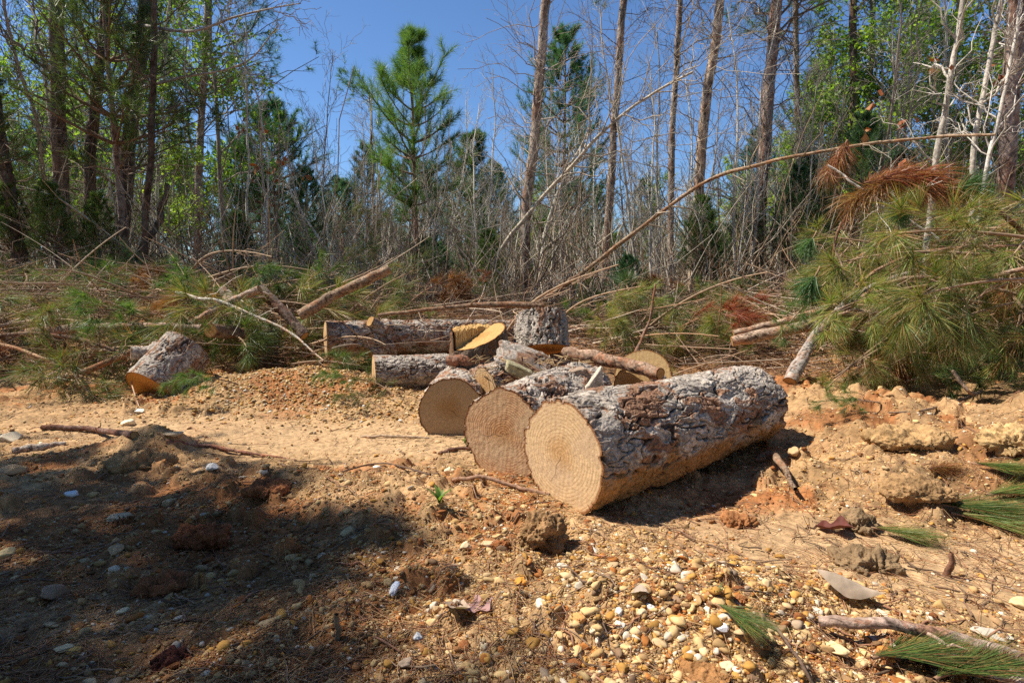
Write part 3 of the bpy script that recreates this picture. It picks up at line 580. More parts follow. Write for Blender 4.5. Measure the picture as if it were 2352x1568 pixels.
# sticks on the sand
def gl(pts, lift=.012): return [G(x, y, lift) for x, y in pts]
stick('stick', 'dark crooked stick lying on sand at left of the earth mound', 'stick', gl([(96, 990), (160, 990), (225, 996), (310, 1008)], .02), .013, .02, (.19, .11, .08), twigs=2, tl=.1, n=26)
stick('stick', 'flat grey weathered wood piece on the sand at the left edge', 'stick', gl([(28, 1040), (80, 1034), (150, 1022)], .008), .02, .017, (.48, .39, .31), n=16, jit=.18)
stick('stick', 'smooth brown stick lying on the sand just in front of the two sawn faces', 'stick', gl([(1040, 1107), (1110, 1112), (1180, 1124), (1262, 1138)], .01), .009, .008, (.34, .2, .13), n=26)
stick('stick', 'reddish root running over the sand right of the earth mound', 'stick', gl([(380, 1020), (480, 1030), (560, 1045), (680, 1058)], .005), .012, .005, (.4, .2, .13), n=30, twigs=3, tl=.12)
q0 = G(1738, 1062, .015); stick('stick', 'splintered weathered stick propped on sand in front of the largest log', 'stick', [q0, q0 + A([.05, -.08, .045]), G(1822, 1150, .05)], .022, .008, (.3, .2, .13), n=16, jit=.2)
stick('stick', 'long thin curved twig on the sand between the shade and the muddy log end', 'stick', gl([(720, 1130), (800, 1085), (880, 1070), (990, 1092)], .01), .004, .004, (.16, .1, .07), n=30, ends=False)
stick('stick', 'short brown stick lying on sand just left of the ringed log', 'stick', gl([(1010, 1045), (1050, 1036), (1085, 1034)], .01), .011, .009, (.26, .14, .1), n=14)
stick('stick', 'pale thin stick lying below the green sprigs in front of the crosswise log', 'stick', gl([(830, 1004), (900, 1007), (985, 1006)], .008), .008, .006, (.42, .3, .2), n=14)
stick('stick', 'dark twig bent at a joint lying on the sand at far right', 'stick', [P(2190, 850, 3.3), P(2230, 900, 3.1), G(2250, 920, .05), G(2140, 950, .03), G(2040, 955, .02)], .01, .005, (.27, .18, .12), n=30, twigs=3, tl=.1)
stick('stick', 'short upright brown stub standing in the sand below the green bough at right', 'stick', [G(2178, 1330, -.01), G(2178, 1330, .09)], .011, .007, (.26, .13, .08), n=8, jit=.25)
stick('stick', 'upright wood sliver stuck in the shaded ground at bottom', 'stick', [G(778, 1478, -.01), G(776, 1478, .075)], .008, .006, (.3, .2, .12), n=8, jit=.2)
stick('branch', 'thick peeling branch lying at the bottom right corner over green needles', 'branch', [G(1880, 1452, .03), G(2010, 1478, .04), G(2180, 1500, .04), G(2380, 1560, .04)], .012, .016, (.42, .29, .22), n=40, twigs=5, tl=.12)
stick('stick', 'weathered pinkish branch under the peeling branch at the bottom right corner', 'stick', [G(1990, 1500, .015), G(2180, 1535, .02), G(2390, 1600, .02)], .018, .022, (.5, .37, .31), n=30)
stick('stick', 'thin dark curving twig along the bottom left of the curled leaf', 'stick', gl([(1640, 1435), (1760, 1450), (1830, 1530), (1880, 1600)], .01), .004, .004, (.25, .16, .11), n=30, ends=False)

# ------------------------------------------------------------------ bark and wood chunks on the pile
def chunk(name, label, cat, c, size, rot, col, mat, seed, part=None, bark=True, wedge_=.5):
    rt = thing(name, label, cat, c, None, Quaternion(Vector(rot[:3]).normalized(), rot[3]))
    v, f = ICO5; v = np.sign(v) * np.abs(v) ** (.45 if bark else .22); v = v * A(size) * (1 + .1 * fbm(v * 1.7 + seed, 3, seed)[:, None]); v[:, 0] *= 1 + wedge_ * v[:, 2] / size[2]
    g = Geo()
    if bark: hh, c2 = bark_field(v + seed, .04, seed, dict(red=.15)); v = v + nrm(v) * .022 * hh[:, None]
    else: c2 = A(col) * (1 + .2 * fbm(v * A([120, 120, 8]), 3, seed)[:, None])
    g.add(v, t=f, col=c2); g.build('bark' if bark else 'wood', mat, rt, local=True, smooth=bark); return rt
chunk('bark_slab', 'broken slab of flaking bark leaning on the pile between stump and upright round', 'bark slab', P(1200, 832, 3.6), (.13, .12, .035), (.9, .5, 0, .75), BR, M_bark, 61)
chunk('bark_slab', 'curved slab of loose bark left of the grey wood block', 'bark slab', P(1130, 850, 3.62), (.1, .12, .03), (1, -.5, 0, .5), BR, M_bark, 63)
chunk('wood_block', 'grey-green split wood block with square sides lying on the bark slab', 'wood block', P(1190, 850, 3.25), (.075, .05, .028), (.2, 1, .3, .5), (.34, .30, .18), M_stick, 65, bark=False, wedge_=.1)
chunk('wood_wedge', 'pale pointed wood wedge standing between the two front logs', 'wood wedge', P(1371, 872, 2.95), (.028, .03, .07), (0, 1, 0, .3), (.55, .47, .38), M_stick, 67, bark=False, wedge_=-.8)
chunk('wood_wedge', 'brown splintered wood piece left of the pale pointed wedge', 'wood wedge', P(1335, 862, 3.1), (.05, .03, .04), (0, 1, .3, .9), (.36, .26, .19), M_stick, 69, bark=False, wedge_=-.4)
g = Geo(); n = 260; cx = rng.uniform(0, 1, n); base = np.stack([P(1080 + 270 * t, 800 + 80 * rng.uniform(), 3.3 + .4 * rng.uniform()) for t in cx])
base[:, 2] = np.clip(base[:, 2], .1, .45); d = nrm(rng.normal(0, 1, (n, 3)) * A([1, 1, .4])); l = rng.uniform(.02, .09, n)[:, None]
g.tubes(np.stack([base - d * l / 2, base, base + d * l / 2], 1), np.stack([rng.uniform(.001, .004, n)] * 3, 1) * A([.5, 1, .3]), 4, col=A([.55, .38, .2]) * rng.uniform(.4, 1.15, (n, 1)))
n = 1500; ex = np.stack([P(1290, 1150, 2.2), P(1150, 1100, 2.5), P(1740, 1040, 3.0), P(1000, 1000, 3.2), P(1000, 880, 3.9)])[rng.integers(0, 5, n)]; xy = ex[:, :2] + rng.normal(0, .22, (n, 2)); zc = hgt(xy[:, 0], xy[:, 1]) + .003
c3 = np.c_[xy, zc]; d = nrm(rng.normal(0, 1, (n, 3)) * A([1, 1, .2])); l = rng.uniform(.004, .02, n)[:, None]; g.tubes(np.stack([c3 - d * l, c3, c3 + d * l], 1), np.stack([rng.uniform(.0008, .0025, n)] * 3, 1), 3, col=A([.62, .45, .25]) * rng.uniform(.5, 1.1, (n, 1)))
tag(g.build('wood_chips', M_litter), 'splinters, sawdust flakes and bark chips littering the log pile and the sand before it', 'wood chips', kind='stuff')

# ------------------------------------------------------------------ foliage helpers
def needles(geo, Pm, N, t0, t1, ln, wd, spread, cols, droop=.15, seg=1, rg=None, tipbias=1.):
    """needles along every shoot of the batch Pm (m,n,3)"""
    rg = rg or rng; m, n, _ = Pm.shape; K = m * N
    idx = np.repeat(np.arange(m), N); t = t0 + (t1 - t0) * rg.uniform(0, 1, K) ** (1 / tipbias); f = t * (n - 1); i0 = np.minimum(f.astype(int), n - 2); fr = (f - i0)[:, None]
    a, b = Pm[idx, i0], Pm[idx, i0 + 1]; base = a * (1 - fr) + b * fr; T = nrm(b - a)
    rv = rg.normal(0, 1, (K, 3)); perp = nrm(rv - (rv * T).sum(-1, keepdims=True) * T)
    an = np.clip(rg.normal(spread, spread * .35, K), .05, 2.2)[:, None]; D = nrm(np.cos(an) * T + np.sin(an) * perp)
    l = (ln * rg.uniform(.65, 1.1, K))[:, None]; W = nrm(np.cross(D, rg.normal(0, 1, (K, 3)))) * wd / 2
    g_ = A([0, 0, -1.]); ci = rg.integers(0, len(cols), K); C = A(cols)[ci] * rg.uniform(.7, 1.2, (K, 1))
    if seg == 1:
        tip = base + D * l + g_ * droop * l * .5
        v = np.stack([base - W, base + W, tip], 1); tr = (np.arange(K) * 3)[:, None] + np.arange(3)[None]; geo.add(v, t=tr, col=np.repeat(C, 3, axis=0))
    else:
        mid = base + D * l * .5 + g_ * droop * l * .12; tip = base + D * l * .97 + g_ * droop * l * .5
        v = np.stack([base - W * .7, base + W * .7, mid + W, mid - W, tip], 1); b0 = (np.arange(K) * 5)[:, None]
        geo.add(v, q=b0 + A([[0, 1, 2, 3]]).astype(int), t=b0 + A([[3, 2, 4]]).astype(int), col=np.repeat(C, 5, axis=0))
def leaves(geo, Pm, N, t0, t1, sz, cols, rg=None, off=.06):
    rg = rg or rng; m, n, _ = Pm.shape; K = m * N; idx = np.repeat(np.arange(m), N); t = rg.uniform(t0, t1, K); f = t * (n - 1); i0 = np.minimum(f.astype(int), n - 2); fr = (f - i0)[:, None]
    base = Pm[idx, i0] * (1 - fr) + Pm[idx, i0 + 1] * fr + rg.normal(0, off, (K, 3))
    D = nrm(rg.normal(0, 1, (K, 3)) + A([0, 0, -.3])); U = nrm(np.cross(D, rg.normal(0, 1, (K, 3)))); s_ = (sz * rg.uniform(.6, 1.2, K))[:, None]
    v = np.stack([base, base + D * s_ * .5 + U * s_ * .3, base + D * s_, base + D * s_ * .5 - U * s_ * .3], 1); C = A(cols)[rg.integers(0, len(cols), K)] * rg.uniform(.75, 1.2, (K, 1))
    geo.add(v, q=(np.arange(K) * 4)[:, None] + np.arange(4)[None], col=np.repeat(C, 4, axis=0))
GRN = [(.10, .18, .045), (.13, .23, .05), (.07, .13, .035), (.19, .25, .06)]
DGRN = [(.075, .13, .04), (.10, .165, .045), (.15, .19, .05)]
BLU = [(.08, .175, .08), (.105, .21, .085), (.065, .14, .06)]
YEL = [(.24, .30, .06), (.15, .23, .05), (.36, .32, .09), (.10, .17, .045), (.40, .22, .09), (.42, .32, .15)]
DEAD = [(.36, .12, .04), (.28, .09, .035), (.42, .18, .07), (.22, .08, .04)]
MIX = GRN + [(.28, .15, .06), (.24, .20, .08), (.34, .22, .11)]
SPR = [(.22, .34, .05), (.16, .27, .04), (.30, .38, .06)]

# ------------------------------------------------------------------ boughs
def bough(seed, cols, L=1.0, ntw=9, nn=90, nl=.17, wd=.0028, bcol=(.3, .2, .13), seg=1, spread=.6, sub=1, tipb=1.4):
    rg = np.random.default_rng(seed); s_ = np.linspace(0, 1, 9)
    main = np.c_[s_ * L, .12 * L * np.sin(s_ * 2.2 + seed) * s_, .10 * L * s_ * (1 - s_) * 2 + .02]; Rm = .011 * L * (1 - .75 * s_) + .002
    rt = thing('pine_bough', 'x', 'pine bough', (0, 0, 0)); g = Geo(); g.tubes(main, Rm, 6, col=bcol)
    C, RC = grow(main[None], Rm[None], ntw, .15, .97, R(48), .45 * L, n=6, curv=.2, rs=.6, fall=.6, rg=rg, droop=.1); C[..., 2] *= .65; g.tubes(C, RC, 5, col=bcol)
    sh = [C, np.stack([resample(main[5:], 6)])]
    if sub: C2, R2 = grow(C, RC, sub, .3, .8, R(42), .2 * L, n=6, rs=.7, fall=.3, rg=rg); g.tubes(C2, R2, 4, col=bcol); sh.append(C2)
    g.build('branch_wood', M_twig, rt); g = Geo(); needles(g, np.vstack(sh), nn, .45, 1.0, nl, wd, spread, cols, droop=.35, seg=seg, rg=rg, tipbias=tipb)
    g.build('needles', M_needle, rt, smooth=False); return rt
PB = dict(green=[bough(s, GRN, wd=.0032) for s in (1, 2, 3)], mix=[bough(s, MIX, ntw=10, nn=70, wd=.0035, bcol=(.25, .16, .1)) for s in (4, 5)],
          yellow=[bough(s, YEL, L=1.15, ntw=8, nn=95, nl=.25, wd=.003, seg=2, spread=.4, tipb=2.) for s in (6, 7, 8)], dead=[bough(s, DEAD, ntw=8, nn=110, nl=.18, wd=.003, spread=.5, bcol=(.3, .16, .1)) for s in (9,)],
          twig=[bough(s, MIX, ntw=13, nn=16, wd=.003, bcol=(.36, .25, .17), sub=2) for s in (10, 12)])
PB['bare'] = []
for s_i in (41, 42, 43):
    rg_ = np.random.default_rng(s_i); k9 = np.linspace(0, 1, 14); main = np.c_[k9 * 1.5, .16 * np.sin(k9 * 4 + s_i) * k9, .12 * np.sin(k9 * 3) + .02]; rm = .014 * (1 - .8 * k9) + .002
    rt = thing('bare_branch', 'x', 'branch'); g = Geo(); g.tubes(main, rm, 7, col=(.42, .29, .19), jit=.06); g.build('stem', M_twig, rt); g = Geo()
    C, RC = grow(main[None], rm[None], 9, .1, .95, R(48), .55, n=7, curv=.3, rs=.55, fall=.5, rg=rg_); C[..., 2] *= .7; g.tubes(C, RC, 5, col=(.36, .25, .17)); C2, R2 = grow(C, RC, 3, .25, .95, R(42), .25, n=5, rs=.6, rg=rg_); g.tubes(C2, R2, 4, col=(.33, .23, .16)); g.build('side_twigs', M_twig, rt); PB['bare'].append(rt)
USED = set(); PLACED = []
def put(kind, k, loc, yaw, pitch=0., roll=0., scale=1., label=None, group=None):
    src = PB[kind][k % len(PB[kind])]
    qt = Quaternion((0, 0, 1), yaw) @ Quaternion((0, 1, 0), -pitch) @ Quaternion((1, 0, 0), roll)
    if src.name in USED: o = dup(src, loc, qt, scale)
    else: USED.add(src.name); place(src, loc, qt, scale); CH.pop(src.name, None); o = src
    if label: o['label'] = label; 
    o['group'] = group or 'cut pine boughs in the slash piles'
    PLACED.append((o, kind, label is not None)); return o
# template children lists must be recorded before first placement
for L_ in PB.values():
    for o in L_: CH[o.name] = [(c, []) for c in o.children]
_dup = dup
def put(kind, k, loc, yaw, pitch=0., roll=0., scale=1., label=None, group=None):
    src = PB[kind][k % len(PB[kind])]; qt = Quaternion((0, 0, 1), yaw) @ Quaternion((0, 1, 0), -pitch) @ Quaternion((1, 0, 0), roll)
    if src.name in USED: o = dup(src, loc, qt, scale)
    else: USED.add(src.name); place(src, loc, qt, scale); o = src
    if label: o['label'] = label
    o['group'] = group or 'cut pine boughs in the slash piles'; PLACED.append((o, kind, label is not None)); return o
rg = np.random.default_rng(21)
RT_ = []
# left slash pile
for n_ in range(88):
    px = rg.uniform(-120, 760); Y = 4.75 + 3.0 * rg.uniform() ** 1.1; x = XB(px, Y, .4); z = gz(x, Y) + rg.uniform(.0, .16)
    if 270 < px < 500 and Y < 5.2: continue
    kd = rg.choice(['green', 'mix', 'twig', 'yellow', 'dead', 'bare'], p=[.24, .28, .14, .07, .07, .20])
    put(kd, int(rg.integers(9)), (x, Y, z), rg.uniform(0, 6.28), rg.uniform(-.1, .25), rg.uniform(-.6, .6), rg.uniform(.75, 1.2))
for n_ in range(50):          # centre back
    px = rg.uniform(700, 1700); Y = 5.9 + 3.2 * rg.uniform(); x = XB(px, Y, .4); z = gz(x, Y) + rg.uniform(.0, .12)
    kd = rg.choice(['green', 'mix', 'twig', 'dead', 'yellow', 'bare'], p=[.22, .28, .16, .10, .05, .19]); put(kd, int(rg.integers(9)), (x, Y, z), rg.uniform(0, 6.28), rg.uniform(-.05, .55), rg.uniform(-.6, .6), rg.uniform(.7, 1.15))
for n_ in range(16):          # behind the largest log, right of centre
    px = rg.uniform(1300, 1900); Y = 4.5 + 2.2 * rg.uniform(); x = XB(px, Y, .2); z = gz(x, Y) + rg.uniform(.0, .1)
    kd = rg.choice(['yellow', 'mix', 'twig', 'bare'], p=[.25, .35, .15, .25]); put(kd, int(rg.integers(9)), (x, Y, z), rg.uniform(0, 6.28), rg.uniform(-.05, .5), rg.uniform(-.6, .6), rg.uniform(.4, .6))
# right slash pile: crown of a felled pine, boughs arching down to the left and to the camera
for n_ in range(54):
    u = rg.uniform(); px = 2170 + 380 * u ** .8; Y = 3.9 + 2.4 * rg.uniform(); x = XB(px, Y, .8)
    zt = np.interp(px, [1880, 2050, 2200, 2400, 2560], [.3, .45, .7, .95, 1.1]); z = max(gz(x, Y), .1) + (zt - .1) * (rg.uniform(.42, 1) if n_ % 5 else rg.uniform(.3, .6))
    kd = rg.choice(['yellow', 'mix', 'twig', 'green', 'bare'], p=[.5, .12, .12, .1, .16])
    put(kd, int(rg.integers(9)), (x, Y, z), math.pi + rg.normal(.15, .7), rg.uniform(-.55, .25), rg.uniform(-.8, .8), rg.uniform(.7, 1.15))
for px, py, Y, yw, pt, sc, kd, lb in (
    (1900, 650, 4.2, 3.3, -.9, .55, 'green', 'dark green needle tuft hanging beside the two bare poles'),
    (1960, 560, 4.6, 3.5, -.8, .5, 'green', 'small green needle tuft hanging above the other dark tuft at right'),
    (2090, 660, 7.6, 1.5, .8, .5, 'dead', 'rust-coloured dead bough behind the right slash pile'),
    (1110, 690, 7.2, 1.7, .9, .45, 'dead', 'rust-coloured dead sprig standing behind the level branch'),
    (760, 640, 6.9, .5, .7, .7, 'mix', 'olive bough standing up behind the thick slanting pole'),
    (975, 630, 8., 1.2, 1.1, .6, 'green', 'pale blue-green pine sprig on a thin stem behind the long log'),
    (840, 560, 8.6, 1.8, .9, .8, 'mix', 'brown and green drooping bough at the foot of the lone young pine'),
    (2080, 880, 3.7, .2, .0, .6, 'green', 'flat green bough on the sand edge under the right slash pile'),
    (2020, 945, 3.2, 3.2, .0, .35, 'green', 'short green sprig on the end of the bent dark twig')):
    put(kd, 1 if kd != 'dead' else 0, P(px, py, Y) if py < 940 else G(px, py, .03), yw, pt, 0., sc, lb)
for px, py, yw, sc, lb in ((905, 930, 2.6, .33, 'green sprig with orange buds leaning against the crosswise grey log'), (880, 960, 2.9, .3, 'low green sprig with rusty needles on sand by the muddy log'), (545, 905, 4.2, .45, 'round green tuft on the gravel right of the tipped round'), (850, 900, 3.6, .35, 'green sprig at the top of the gravel mound under the long log')):
    put('mix' if sc < .34 else 'green', 0, G(px, py, .06), yw, .25, 0, sc, lb)
# fine boughs close to the camera
FB = [bough(s, GRN + [(.14, .2, .05)], L=.42, ntw=5, nn=2, nl=.16, wd=.0013, seg=2, spread=.28, sub=0, tipb=1.2) for s in (31, 32)]
for o in FB: CH[o.name] = [(c, []) for c in o.children]
for o_ in ():pass
SPY = []
for s_i in (51, 52):
    rg_ = np.random.default_rng(s_i); rt = thing('needle_spray', 'x', 'pine sprig'); sh = np.c_[np.linspace(-.06, .07, 6), .004 * np.sin(np.arange(6.)), np.full(6, .012)]; g = Geo(); g.tubes(sh, np.linspace(.006, .004, 6), 7, col=(.34, .2, .12)); g.build('twig', M_twig, rt)
    g = Geo(); needles(g, sh[None], 520, .1, 1., .27, .0016, .36, GRN + [(.2, .24, .06), (.1, .19, .04), (.38, .2, .08), (.3, .17, .07)], droop=.3, seg=2, rg=rg_); v = g.v[0]; v[:, 2] = .012 + np.abs(v[:, 2]) * .45; g.v[0] = v; g.build('needles', M_needle, rt, smooth=False); CH[rt.name] = [(c, []) for c in rt.children]; SPY.append(rt)
PB['spray'] = SPY; DSP = []
for s_i in (53, 54):
    rg_ = np.random.default_rng(s_i); rt = thing('dead_needle_plume', 'x', 'dead pine plume'); sh = np.c_[np.linspace(-.14, .12, 6), .01 * np.sin(np.arange(6.)), np.full(6, .0)]; g = Geo(); g.tubes(sh, np.linspace(.008, .005, 6), 7, col=(.3, .16, .1)); g.build('twig', M_twig, rt)
    g = Geo(); needles(g, sh[None], 480, .0, 1., .24, .0026, .6, DEAD + [(.16, .06, .03), (.5, .28, .12)], droop=.6, seg=2, rg=rg_); g.build('needles', M_needle, rt, smooth=False); CH[rt.name] = [(c, []) for c in rt.children]; DSP.append(rt)
PB['dspray'] = DSP; GSP = []
for s_i in (55,):
    rg_ = np.random.default_rng(s_i); rt = thing('needle_tuft', 'x', 'pine tuft'); sh = np.c_[np.linspace(-.10, .05, 6), .01 * np.sin(np.arange(6.)), np.full(6, .0)]; g = Geo(); g.tubes(sh, np.linspace(.008, .005, 6), 7, col=(.3, .2, .12)); g.build('twig', M_twig, rt)
    g = Geo(); needles(g, sh[None], 420, .4, 1., .22, .0026, .75, [(.05, .12, .035), (.08, .17, .045), (.12, .22, .06)], droop=.35, seg=2, rg=rg_); g.build('needles', M_needle, rt, smooth=False); CH[rt.name] = [(c, []) for c in rt.children]; GSP.append(rt)
PB['gspray'] = GSP
PB['fine'] = FB
for k_, (px, py, yw, pt, sc, lb) in enumerate((
    (2185, 1182, -.35, .02, 1.15, 'large green needle spray at the right edge, spreading right from a bare twig'),
    (2225, 1205, -.75, .0, .95, 'lower needle spray of the green cluster at the right edge'),
    (2262, 1085, -1.15, .12, .9, 'upright fan of green and rusty needles on the clod at the right edge'),
    (2300, 1150, -.1, .1, 1.0, 'needle spray behind the large one at the right edge'),
    (2030, 1236, -.5, .0, .7, 'small green needle spray on sand beside the lower grey-brown clod'),
    (1665, 1440, -.95, .0, .5, 'thin green needle spray among the white pebbles near the bottom'),
    (2040, 1530, .15, .05, .75, 'green needles under the peeling branch at the bottom right corner'),
    (2180, 1570, .3, .05, .8, 'green needles cut by the bottom edge at the right corner'))):
    put('spray', k_, G(px, py, .015), yw, pt, 0, sc, lb, 'green needle sprays near the camera')
for o in FB:
    for c in list(o.children): bpy.data.objects.remove(c)
    bpy.data.objects.remove(o)
for k_, (px, py, Y, yw, pt, sc, lb) in enumerate((
    (1995, 440, 4.5, 3.3, -.5, 1.3, 'rust-brown needle plume hanging at the left end of the dead arch'), (2030, 410, 4.55, .2, .25, 1.3, 'rust-brown plume at the top left of the dead arch'),
    (2090, 405, 4.5, -.1, .0, 1.4, 'rust-brown plume in the middle of the dead arch'), (2135, 425, 4.45, -.05, -.2, 1.3, 'rust-brown plume sloping down right of the middle of the dead arch'),
    (1925, 360, 5.0, 3.1, -1.1, 1.1, 'rusty needle clump hanging from the arched tan sapling'), (2180, 540, 4.6, 3.4, -1.0, .9, 'rusty needle clump below the right end of the dead arch'), (2160, 1090, 2.38, .2, 0., .45, 'reddish dead needle clump on the clods right of the largest log'))):
    put('dspray', k_, P(px, py, Y) if py < 900 else G(px, py, .03), yw, pt, 0, sc, lb, 'dead rust-brown needle plumes')
for k_, (px, py, Y, yw, pt, sc, lb) in enumerate((
    (2420, 560, 3.6, 3.0, .0, .9, 'topmost long-needled yellow-green bough reaching in at the right edge'), (2440, 650, 3.4, 3.1, -.15, .85, 'second yellow-green bough reaching in at the right edge'),
    (2330, 700, 3.7, 3.3, -.35, .7, 'yellow-green bough hanging down near the right edge'), (2130, 660, 3.9, 3.2, -.3, .7, 'yellow-green bough hanging in the middle of the right pile'),
    (2250, 590, 4.1, 2.9, -.1, .9, 'long yellow-green bough lying on top of the right pile'), (2040, 780, 3.9, 3.6, -.5, .55, 'bushy yellow-green bough hanging low over the sand at right'), (2140, 800, 3.8, 3.0, -.6, .55, 'drooping yellow-green bough above the flat green bough'))):
    put('yellow', k_, P(px, py, Y), yw, pt, .3, sc, lb)
for k_, (px, py, Y, yw, pt, sc, lb) in enumerate(((1866, 645, 4.2, 2.9, -1.15, 1.15, 'dark green needle tuft hanging low above the two bare poles'), (1862, 555, 4.5, 3.0, -1.1, .9, 'dark green needle tuft hanging above the lower dark tuft'),
    (2080, 480, 4.6, 3.2, -.9, .9, 'green needle tuft under the left part of the dead arch'), (2210, 430, 4.3, .1, .1, 1.1, 'green needle tuft at the right end of the dead arch'), (1440, 650, 5.6, 1.8, .9, .9, 'upright yellow-green tuft behind the pale round end'))):
    put('gspray', k_, P(px, py, Y), yw, pt, 0, sc, lb, 'hanging green needle tufts')
for n_ in range(12):
    px = rg.uniform(1340, 1870); Y = rg.uniform(5., 7.2); x = XB(px, Y, .2); put('yellow', n_, (x, Y, gz(x, Y) + .05), rg.uniform(0, 6.28), rg.uniform(.2, .7), 0, rg.uniform(.42, .62))
for n_ in range(14):
    px = rg.uniform(2020, 2420); Y = rg.uniform(3.9, 4.9); x = XB(px, Y, .8); zt = np.interp(px, [1880, 2050, 2200, 2400, 2560], [.3, .45, .7, .95, 1.1]); kd = ['spray', 'dspray', 'gspray'][n_ % 3]
    o = put(kd, n_, (x, Y, zt * rg.uniform(.5, 1.1)), rg.uniform(2., 4.3), rg.uniform(-.9, .3), 0, rg.uniform(.9, 1.3), None, 'loose tufts in the right slash pile'); RT_.append((o, ['green', 'rusty', 'dark green'][n_ % 3]))
for k_, (px, Y, r_, ln_) in enumerate(((2075, 5.0, .018, -.2), (2150, 4.8, .026, .1), (2215, 5.1, .02, -.1), (2262, 4.7, .03, .15), (2315, 5.0, .024, -.1), (2345, 4.6, .03, .1))):
    x = XB(px, Y, .3); stick('stem', 'grey standing stem in the shade under the right slash pile, %s from left' % ORD[k_], 'stem', [A([x, Y, gz(x, Y) - .05]), A([x + ln_ * .2, Y, .5]), A([x + ln_ * .5, Y, 1.1])], r_, r_ * .7, (.36, .31, .26), n=40, ends=False, group='stems standing under the right slash pile')
# auto labels for the remaining boughs
LM = [(-400, 'the left edge'), (140, 'the thick dark pine'), (480, 'the tipped round'), (745, 'the long log'), (960, 'the lone young pine'), (1225, 'the flaky leaning pine'), (1410, 'the second flaky pine'), (1600, 'the tan-barked pine'), (1755, 'the stout dark pine'), (1955, 'the black trunk'), (2165, 'the pale grey sapling'), (2600, 'the right edge')]
def autolabel(items, fmt):
    """items: [(obj, look)] -> unique label from look, the two landmarks it lies between and its order from the left"""
    seg = {}
    for o, look in items:
        px = pix(o.location)[0]; k = 0
        while k < len(LM) - 2 and px > LM[k + 1][0]: k += 1
        seg.setdefault((look, k), []).append((px, o))
    for (look, k), L_ in seg.items():
        L_.sort(key=lambda t: t[0])
        bt = ('left of ' + LM[1][1]) if k == 0 else (('right of ' + LM[k][1]) if k == len(LM) - 2 else 'between %s and %s' % (LM[k][1].replace('the ', '', 1), LM[k + 1][1].replace('the ', '', 1)))
        for n_, (px, o) in enumerate(L_):
            o['label'] = (fmt % look) + ' ' + bt + (', %s from left' % ORD[n_] if len(L_) > 1 else '')
LOOK = dict(green='green', mix='olive', twig='twiggy sparse', yellow='yellow-green', dead='rust-brown')
autolabel([(o, LOOK[k]) for o, k, d in PLACED if not d and k in LOOK], '%s pine bough')
autolabel([(o, 'bare') for o, k, d in PLACED if k == 'bare'], '%s branch in slash')
autolabel(RT_, 'small %s needle tuft')
for o, k, d in PLACED:
    if k == 'bare': o['group'] = 'bare cut branches in the slash piles'

# ------------------------------------------------------------------ litter
g = Geo(); n = 9000; xy = scatter(n, 1.1, 4.9, lambda x, y: .2 + .4 * sst(n2(x, y, 2.5, 3, 81), -.1, .4) + gauss(x, y, 1.2, 2., .9, .4, .3), 1.5)
a = rng.uniform(0, 6.28, n); l = rng.uniform(.03, .13, n); d = np.c_[np.cos(a), np.sin(a)] * l[:, None] / 2; p = xy
pts = np.stack([p - d, p + rng.normal(0, .006, (n, 2)), p + d], 1); zz = hgt(pts[..., 0].ravel(), pts[..., 1].ravel()).reshape(n, 3) + .003 + rng.uniform(0, .008, (n, 1))
g.tubes(np.concatenate([pts, zz[..., None]], -1), np.full((n, 3), .0008) * rng.uniform(.7, 1.4, (n, 1)), 3, col=A([(.38, .2, .1), (.3, .13, .06), (.45, .28, .14), (.16, .1, .07)])[rng.integers(0, 4, n)])
tag(g.build('pine_straw', M_litter), 'fallen brown pine needles scattered over the sand', 'pine straw', kind='stuff')
g = Geo(); n = 700; xy = scatter(n, 1.2, 4.9, lambda x, y: .5 + 0 * x, 1.4); a = rng.uniform(0, 6.28, n); l = rng.uniform(.04, .22, n); d = np.c_[np.cos(a), np.sin(a)]; k5 = np.linspace(-.5, .5, 6)
pts = xy[:, None] + d[:, None] * (k5[None, :, None] * l[:, None, None]) + rng.normal(0, .006, (n, 6, 2)); zz = hgt(pts[..., 0].ravel(), pts[..., 1].ravel()).reshape(n, 6) + .003 + rng.uniform(0, .01, (n, 1))
g.tubes(np.concatenate([pts, zz[..., None]], -1), rng.uniform(.0012, .0035, (n, 1)) * np.linspace(1, .4, 6)[None], 5, col=A([(.2, .12, .08), (.3, .2, .13), (.14, .09, .06), (.34, .17, .1)])[rng.integers(0, 4, n)])
tag(g.build('twig_litter', M_stick), 'small broken twigs scattered over the sand', 'twigs', kind='stuff')
# slash undergrowth
g = Geo(); n = 13000
yy = 4.6 + 6.5 * rng.uniform(0, 1, n) ** 1.3; xx = rng.uniform(-1.15, 1.15, n) * (yy + .4); keep = (berm(xx, yy) > .05); xx, yy = xx[keep], yy[keep]; n = len(xx)
zb = hgt(xx, yy); L_ = rng.uniform(.1, .6, n); d = nrm(np.stack([rng.normal(0, 1, n), rng.normal(0, 1, n), np.abs(rng.normal(.1, .28, n))], -1))
b = np.stack([xx, yy, zb + rng.uniform(0, .1, n)], -1); s5 = np.linspace(0, 1, 5)[None, :, None]; cv = nrm(rng.normal(0, 1, (n, 3)))[:, None] * .2
pt = b[:, None] + L_[:, None, None] * (d[:, None] * s5 + cv * s5 ** 2)
ci = A([(.3, .2, .13), (.2, .13, .09), (.42, .32, .24), (.12, .08, .055), (.36, .22, .12)])[rng.integers(0, 5, n)]
g.tubes(pt, rng.uniform(.002, .006, (n, 1)) * np.linspace(1, .35, 5)[None], 4, col=ci)
n = 1500; yy = 4.7 + 5.5 * rng.uniform(0, 1, n) ** 1.2; xx = rng.uniform(-1.1, 1.1, n) * (yy + .4); keep = berm(xx, yy) > .08; xx, yy = xx[keep], yy[keep]; n = len(xx); L_ = rng.uniform(.5, 1.5, n)
